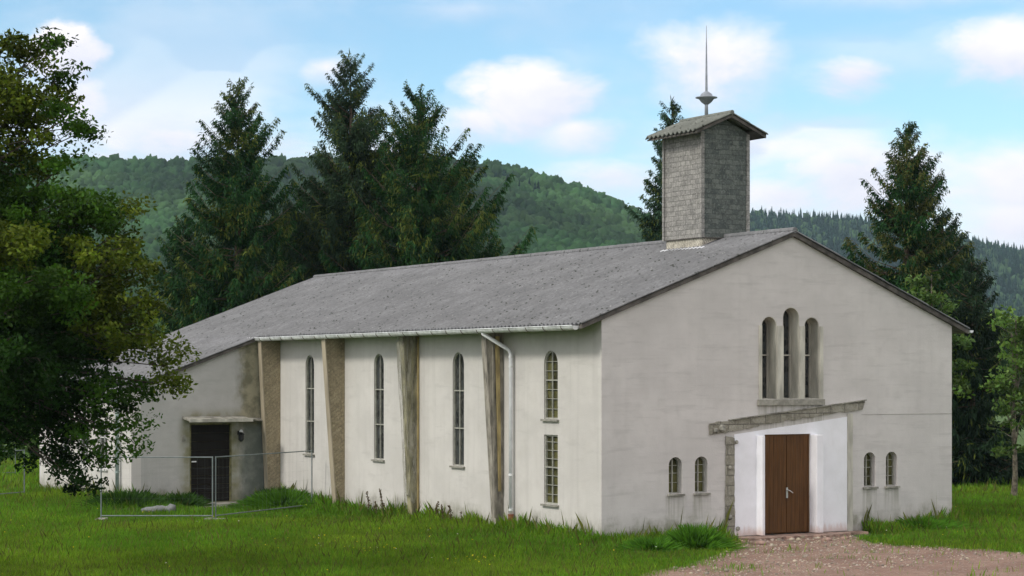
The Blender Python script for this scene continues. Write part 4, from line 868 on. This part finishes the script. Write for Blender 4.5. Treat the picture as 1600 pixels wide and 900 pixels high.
# ------------------------------------------------------------------ grass
def footprint(x, y):      # inside a building?
    dx, dy = x - CORNER.x, y - CORNER.y; a = dx * U.x + dy * U.y; b = dx * V.x + dy * V.y
    return ((a > -.0) & (a < 10.55) & (b > 0) & (b < 27)) | ((a > -4.6) & (a < 0) & (b > 18.2) & (b < 27)) | ((a > -3.05) & (a < -.75) & (b > 17.0) & (b < 18.2)), a, b
def wall_dist(a, b):
    d = np.where((b > -.2) & (b < 18.2) & (a < 0), -a, 9.); d = np.minimum(d, np.where((b < 18.2) & (a > -4.8) & (a < 0), 18.2 - b, 9.)); d = np.minimum(d, np.where((b > 18) & (a < -4.6), -4.6 - a, 9.))
    d = np.minimum(d, np.where((b < 0) & (a > -.3) & (a < 3.4), -b, 9.)); d = np.minimum(d, np.where((b < 0) & (a > 7.6) & (a < 10.8), -b, 9.)); return d
def make_grass():
    rg = np.random.default_rng(3); VS, CS = [], []
    for (y0, y1, dens, wd, hs, w0, w1) in ((32.5, 42, 1500, .0045, .72, 0, .29), (42, 52, 1050, .0060, .78, 0, .29), (52, 66, 500, .010, .9, 0, .29), (66, 95, 80, .030, 1.1, 0, .31), (24, 32.5, 150, .012, .75, 0, .42), (32.5, 70, 45, .024, .9, .29, .60)):
        n_ = int((y1 * y1 - y0 * y0) * (w1 - w0) * dens); y = np.sqrt(rg.random(n_) * (y1 * y1 - y0 * y0) + y0 * y0); x = np.where(rg.random(n_) < .5, -1, 1) * (w0 + (w1 - w0) * rg.random(n_)) * y
        ins, a, b = footprint(x, y); ins |= (a > -3.2) & (a < -.7) & (b > 15.6) & (b < 17.1) & (rg.random(n_) < .65); jx = x + rg.normal(size=n_) * .22; jy = y + rg.normal(size=n_) * .42
        onp = in_poly(jx, jy, PP) & (rg.random(n_) > .003 + .05 * (vnoise(x, y, .7, 4) > .8)); k = ~ins & ~onp & ~((a > 3.35) & (a < 7.6) & (b > -1.4) & (b < 0)); x, y, a, b = x[k], y[k], a[k], b[k]; n_ = len(x)
        wdist = wall_dist(a, b); patch = vnoise(x, y, 1.6, 1) * .6 + vnoise(x, y, .45, 2) * .4; big_ = vnoise(x, y, 4.5, 3)
        h = hs * (.07 + .15 * patch ** 1.5 + .05 * big_) * (.6 + .8 * rg.random(n_))
        tall_ = np.exp(-np.clip(wdist, 0, 9) / .55) * (.35 + .9 * vnoise(x, y, .8, 6)); h = h + .36 * tall_ * (.3 + 1.1 * rg.random(n_))
        mound = np.exp(-((a + 1.2) ** 2 + (b - 14.8) ** 2) / 1.6) + .7 * np.exp(-((a + 4.9) ** 2 + (b - 17.2) ** 2) / 2.0); h += .28 * mound * rg.random(n_)
        h *= 1 - .45 * ((a > -7.4) & (a < .2) & (b > 10.8) & (b < 14.2) & (wdist > .9)); h *= 1 - .4 * ((a > -3.6) & (a < -.5) & (b > 13.5) & (b < 17.1))
        stalk = rg.random(n_) < .02; h[stalk] *= 1.7
        th = rg.random(n_) * 6.283; w_ = wd * (.7 + .7 * rg.random(n_)); w_[stalk] *= .6; ln = h * (.10 + .38 * rg.random(n_)); lt = rg.random(n_) * 6.283
        bx = np.cos(th) * w_; by = np.sin(th) * w_; z0 = np.full(n_, GZ)
        mx = x + np.cos(lt) * ln * .35; my = y + np.sin(lt) * ln * .35; tx = x + np.cos(lt) * ln; ty = y + np.sin(lt) * ln
        v = np.stack([np.stack([x - bx, y - by, z0], 1), np.stack([x + bx, y + by, z0], 1), np.stack([mx + bx * .8, my + by * .8, z0 + h * .6], 1), np.stack([tx, ty, z0 + h], 1), ], 1)
        c = np.array([.105, .225, .018]) * (.65 + .7 * patch[:, None]) * (.7 + .6 * rg.random((n_, 1)))
        ol = (vnoise(x, y, 2.6, 8) * .7 + rg.random(n_) * .5) > .62; c[ol] = c[ol] * (1.5, 1.12, 1.2)
        rd = (rg.random(n_) < .03 + .10 * (vnoise(x, y, 3.2, 9) > .55)) | stalk; c[rd] = np.array([.11, .12, .030]) * (.6 + .8 * rg.random((rd.sum(), 1)))
        VS.append(v.reshape(-1, 3)); CS.append(np.repeat(np.clip(c, .003, .5), 4, 0))
    o = np_mesh('grass', np.concatenate(VS), 4, M_BLADE, colors=np.concatenate(CS)); tag(o, 'uneven meadow grass with seed heads around the church', None, None, 'stuff'); o['category'] = 'grass'
    # flowers
    n_ = 900; y = np.sqrt(rg.random(n_) * (56 ** 2 - 33 ** 2) + 33 ** 2); x = (rg.random(n_) * 2 - 1) * .27 * y
    keep = (vnoise(x, y, 1.5, 12) > .74) | (rg.random(n_) < .06)
    x, y = x[keep], y[keep]; cl = []
    for (px, py, n2, s) in ((585, 874, 26, .3), (745, 893, 22, .3), (510, 858, 14, .4), (1000, 0, 0, 0)):
        if n2: g0 = ground_at(px, py); cl.append((g0.x + rg.normal(size=n2) * s, g0.y + rg.normal(size=n2) * s * 1.6))
    x = np.concatenate([x] + [q[0] for q in cl]); y = np.concatenate([y] + [q[1] for q in cl]); ins, a, b = footprint(x, y); k = ~ins & ~in_poly(x, y, PP); x, y = x[k], y[k]; n_ = len(x)
    z = GZ + .16 + .16 * rg.random(n_); c0 = np.stack([x, y, z], 1); nr = unit(rg.normal(size=(n_, 3)) + (0, -.6, 1.2)); t1 = unit(np.cross(nr, rg.normal(size=(n_, 3)))); t2 = np.cross(nr, t1); s = .011 + .009 * rg.random((n_, 1))
    c = np.where(rg.random((n_, 1)) < .8, np.array([[.55, .47, .03]]), np.array([[.55, .55, .48]])); o = np_mesh('meadow_flowers', np.stack([c0 - t1 * s, c0 + t2 * s, c0 + t1 * s, c0 - t2 * s], 1).reshape(-1, 3), 4, M_BLADE, colors=np.repeat(c, 4, 0)); tag(o, 'scattered tiny yellow and white meadow flowers in the grass', None, None, 'stuff'); o['category'] = 'flowers'
make_grass()

def weed_clump(name, label, cat, base, r, h, n_, seed, c=(.075, .19, .018), wd=.007, group=None):
    n_ = int(n_ * 2.2)
    rg = np.random.default_rng(seed); x = rg.normal(size=n_) * r; y = rg.normal(size=n_) * r; hh = h * (.45 + .6 * rg.random(n_)) * np.exp(-(x ** 2 + y ** 2) / (r * r * 5)); th = rg.random(n_) * 6.28; w_ = wd * (.7 + .7 * rg.random(n_)); bx, by = np.cos(th) * w_, np.sin(th) * w_
    ox = x * .9 + rg.normal(size=n_) * .10; oy = y * .9 + rg.normal(size=n_) * .10; z0 = np.zeros(n_)
    v = np.stack([np.stack([x - bx, y - by, z0], 1), np.stack([x + bx, y + by, z0], 1), np.stack([x + ox * .4 + bx, y + oy * .4 + by, hh * .62], 1), np.stack([x + ox, y + oy, hh], 1)], 1).reshape(-1, 3)
    cc = np.array(c) * (.6 + .8 * rg.random((n_, 1))); o = np_mesh(name, v, 4, M_BLADE, colors=np.repeat(cc, 4, 0)); o.location = base; tag(o, label, cat, group); return o
weed_clump('grass_tussock', 'tall bright green grass tussock just left of the broken portal edge', 'grass tussock', ground_at(1086, 859), .21, .62, 1100, 1, group='grass tussocks at the foot of the walls')
weed_clump('grass_tussock', 'lower grass tussock against the front wall, left of the tallest one', 'grass tussock', ground_at(1018, 862), .20, .38, 700, 2, group='grass tussocks at the foot of the walls')
weed_clump('grass_tussock', 'dark grass tussock by the fence under the second buttress', 'grass tussock', wor(-.9, 15.6, GZ), .35, .62, 1200, 3, c=(.07, .17, .016), group='grass tussocks at the foot of the walls')
weed_clump('grass_tussock', 'dark leafy tussock at the left corner of the wing', 'grass tussock', wor(-4.9, 17.6, GZ), .36, .62, 1100, 4, c=(.035, .085, .014), group='grass tussocks at the foot of the walls')
weed_clump('grass_tussock', 'dark tussock growing at the left end of the doorstep', 'grass tussock', wor(-3.3, 17.5, GZ), .22, .5, 600, 5, c=(.035, .085, .014), group='grass tussocks at the foot of the walls')
weed_clump('grass_tussock', 'dark tussock between the doorstep and the first buttress', 'grass tussock', wor(-.5, 17.1, GZ), .22, .6, 700, 6, c=(.035, .085, .014), group='grass tussocks at the foot of the walls')
weed_clump('grass_tussock', 'green tussock at the front wall right of the portal', 'grass tussock', wor(9.3, -.25, GZ), .35, .40, 900, 7, group='grass tussocks at the foot of the walls')

M_DOCK = simple('dock_stem', (.13, .10, .06), .9)
def dock(px, py_base, py_top, label, seed, c=(.11, .08, .05)):
    rg = random.Random(seed); base = ground_at(px, py_base); Y = base.y; h = (EYE + (HZ - py_top) * Y / F) - GZ
    e = empty('dock_plant', base); tag(e, label, 'weed', 'dried dock stalks along the side wall'); st = MB(); sx = rg.uniform(-.12, .12)
    P_ = [Vector((sx * (k / 6) ** 2, 0, h * k / 6)) for k in range(7)]; st.tube(P_, [.010, .009, .008, .007, .006, .005, .004], 5); st.build('stem', M_DOCK, e)
    rg2 = np.random.default_rng(seed); n_ = int(100 * h / .7); t = .35 + .65 * rg2.random(n_); p = np.stack([sx * t * t, np.zeros(n_), h * t], 1) + rg2.normal(size=(n_, 3)) * np.array([.035, .035, .01]) * (1.3 - t[:, None]); d = unit(rg2.normal(size=(n_, 3)) + (0, 0, .6)); q = unit(np.cross(d, rg2.normal(size=(n_, 3))))
    cc = np.array(c) * (.6 + rg2.random((n_, 1))); np_mesh('seed_head', quads(p, d * .03, q * .014), 4, M_BLADE, e, colors=np.repeat(cc, 4, 0))
for i, (px, pb, pt, lb) in enumerate(((577, 806, 768, 'shorter dried dock stalk just right of the second buttress'), (599, 812, 764, 'tallest dried dock stalk, under the middle tall window'), (588, 810, 784, 'small dried dock stalk between two taller ones by the second buttress'), (563, 803, 780, 'low dried dock stalk closest to the second buttress'),
        (672, 820, 790, 'thin dried dock stalk just right of the plastic-wrapped buttress'), (681, 822, 783, 'taller dried dock stalk right of the plastic-wrapped buttress'), (692, 824, 788, 'bushy dried dock stalk left of the nearest tall window'), (706, 826, 790, 'dried dock stalk under the nearest tall window'), (722, 828, 800, 'low dried dock stalk right of the nearest tall window'))):
    dock(px, pb, pt, lb, 90 + i)

# gravel and rubble at the portal
def gravel():
    rg = np.random.default_rng(9); bv, bf = ico(1); vs, fs, cs = [], [], []; o = 0; n_ = 2600
    a = rg.random(n_) * 9 - .5; b = -.3 - rg.random(n_) ** 1.4 * 7.0; a = a - (b * -.25)
    for i in range(n_):
        p = wor(a[i], b[i], GZ)
        if not in_poly(np.array([p.x]), np.array([p.y]), PP)[0]: continue
        s = .012 + .028 * rg.random() ** 3 + (.03 * (rg.random() < .02)) + (.05 * rg.random() * (rg.random() < .30)) * (b[i] > -1.0); P_ = bv * (1 + .4 * (rg.random((len(bv), 1)) - .5)) * s * np.array([1, 1, .6]) + (p.x, p.y, GZ + .006 + s * .2)
        vs.append(P_); fs.append(bf + o); o += len(bv); cs.append(np.repeat([np.array([.38, .33, .28]) * (.5 + .8 * rg.random()) * (1, .92 + .1 * rg.random(), .85 + .15 * rg.random())], len(bv), 0))
    ob = np_mesh('gravel', np.concatenate(vs), 3, M_FAR, colors=np.concatenate(cs), idx=np.concatenate(fs)); tag(ob, 'loose pale stones scattered on the reddish forecourt', None, None, 'stuff'); ob['category'] = 'gravel'
gravel()
rg_ = random.Random(5)
for i, (px, py, sz, lb) in enumerate(((1158, 848, .10, 'pinkish rubble lump at the left foot of the portal'), (1186, 851, .14, 'largest pinkish rubble lump left of the brown door'), (1222, 853, .08, 'small rubble lump in front of the brown door'), (1290, 845, .12, 'reddish rubble lump at the right foot of the portal'), (1318, 842, .09, 'small reddish rubble lump under the right end of the portal'))):
    bv_, bf_ = ico(2); rr_ = np.random.default_rng(i); P_ = bv_ * (1 + .45 * (rr_.random((len(bv_), 1)) - .5)) * sz * np.array([1.4, 1, .55]); o = np_mesh('rubble_lump', P_, 3, M_RUBBLE, idx=bf_); o.location = ground_at(px, py) + Vector((0, 0, sz * .2)); tag(o, lb, 'rubble', 'rubble lumps at the church portal')
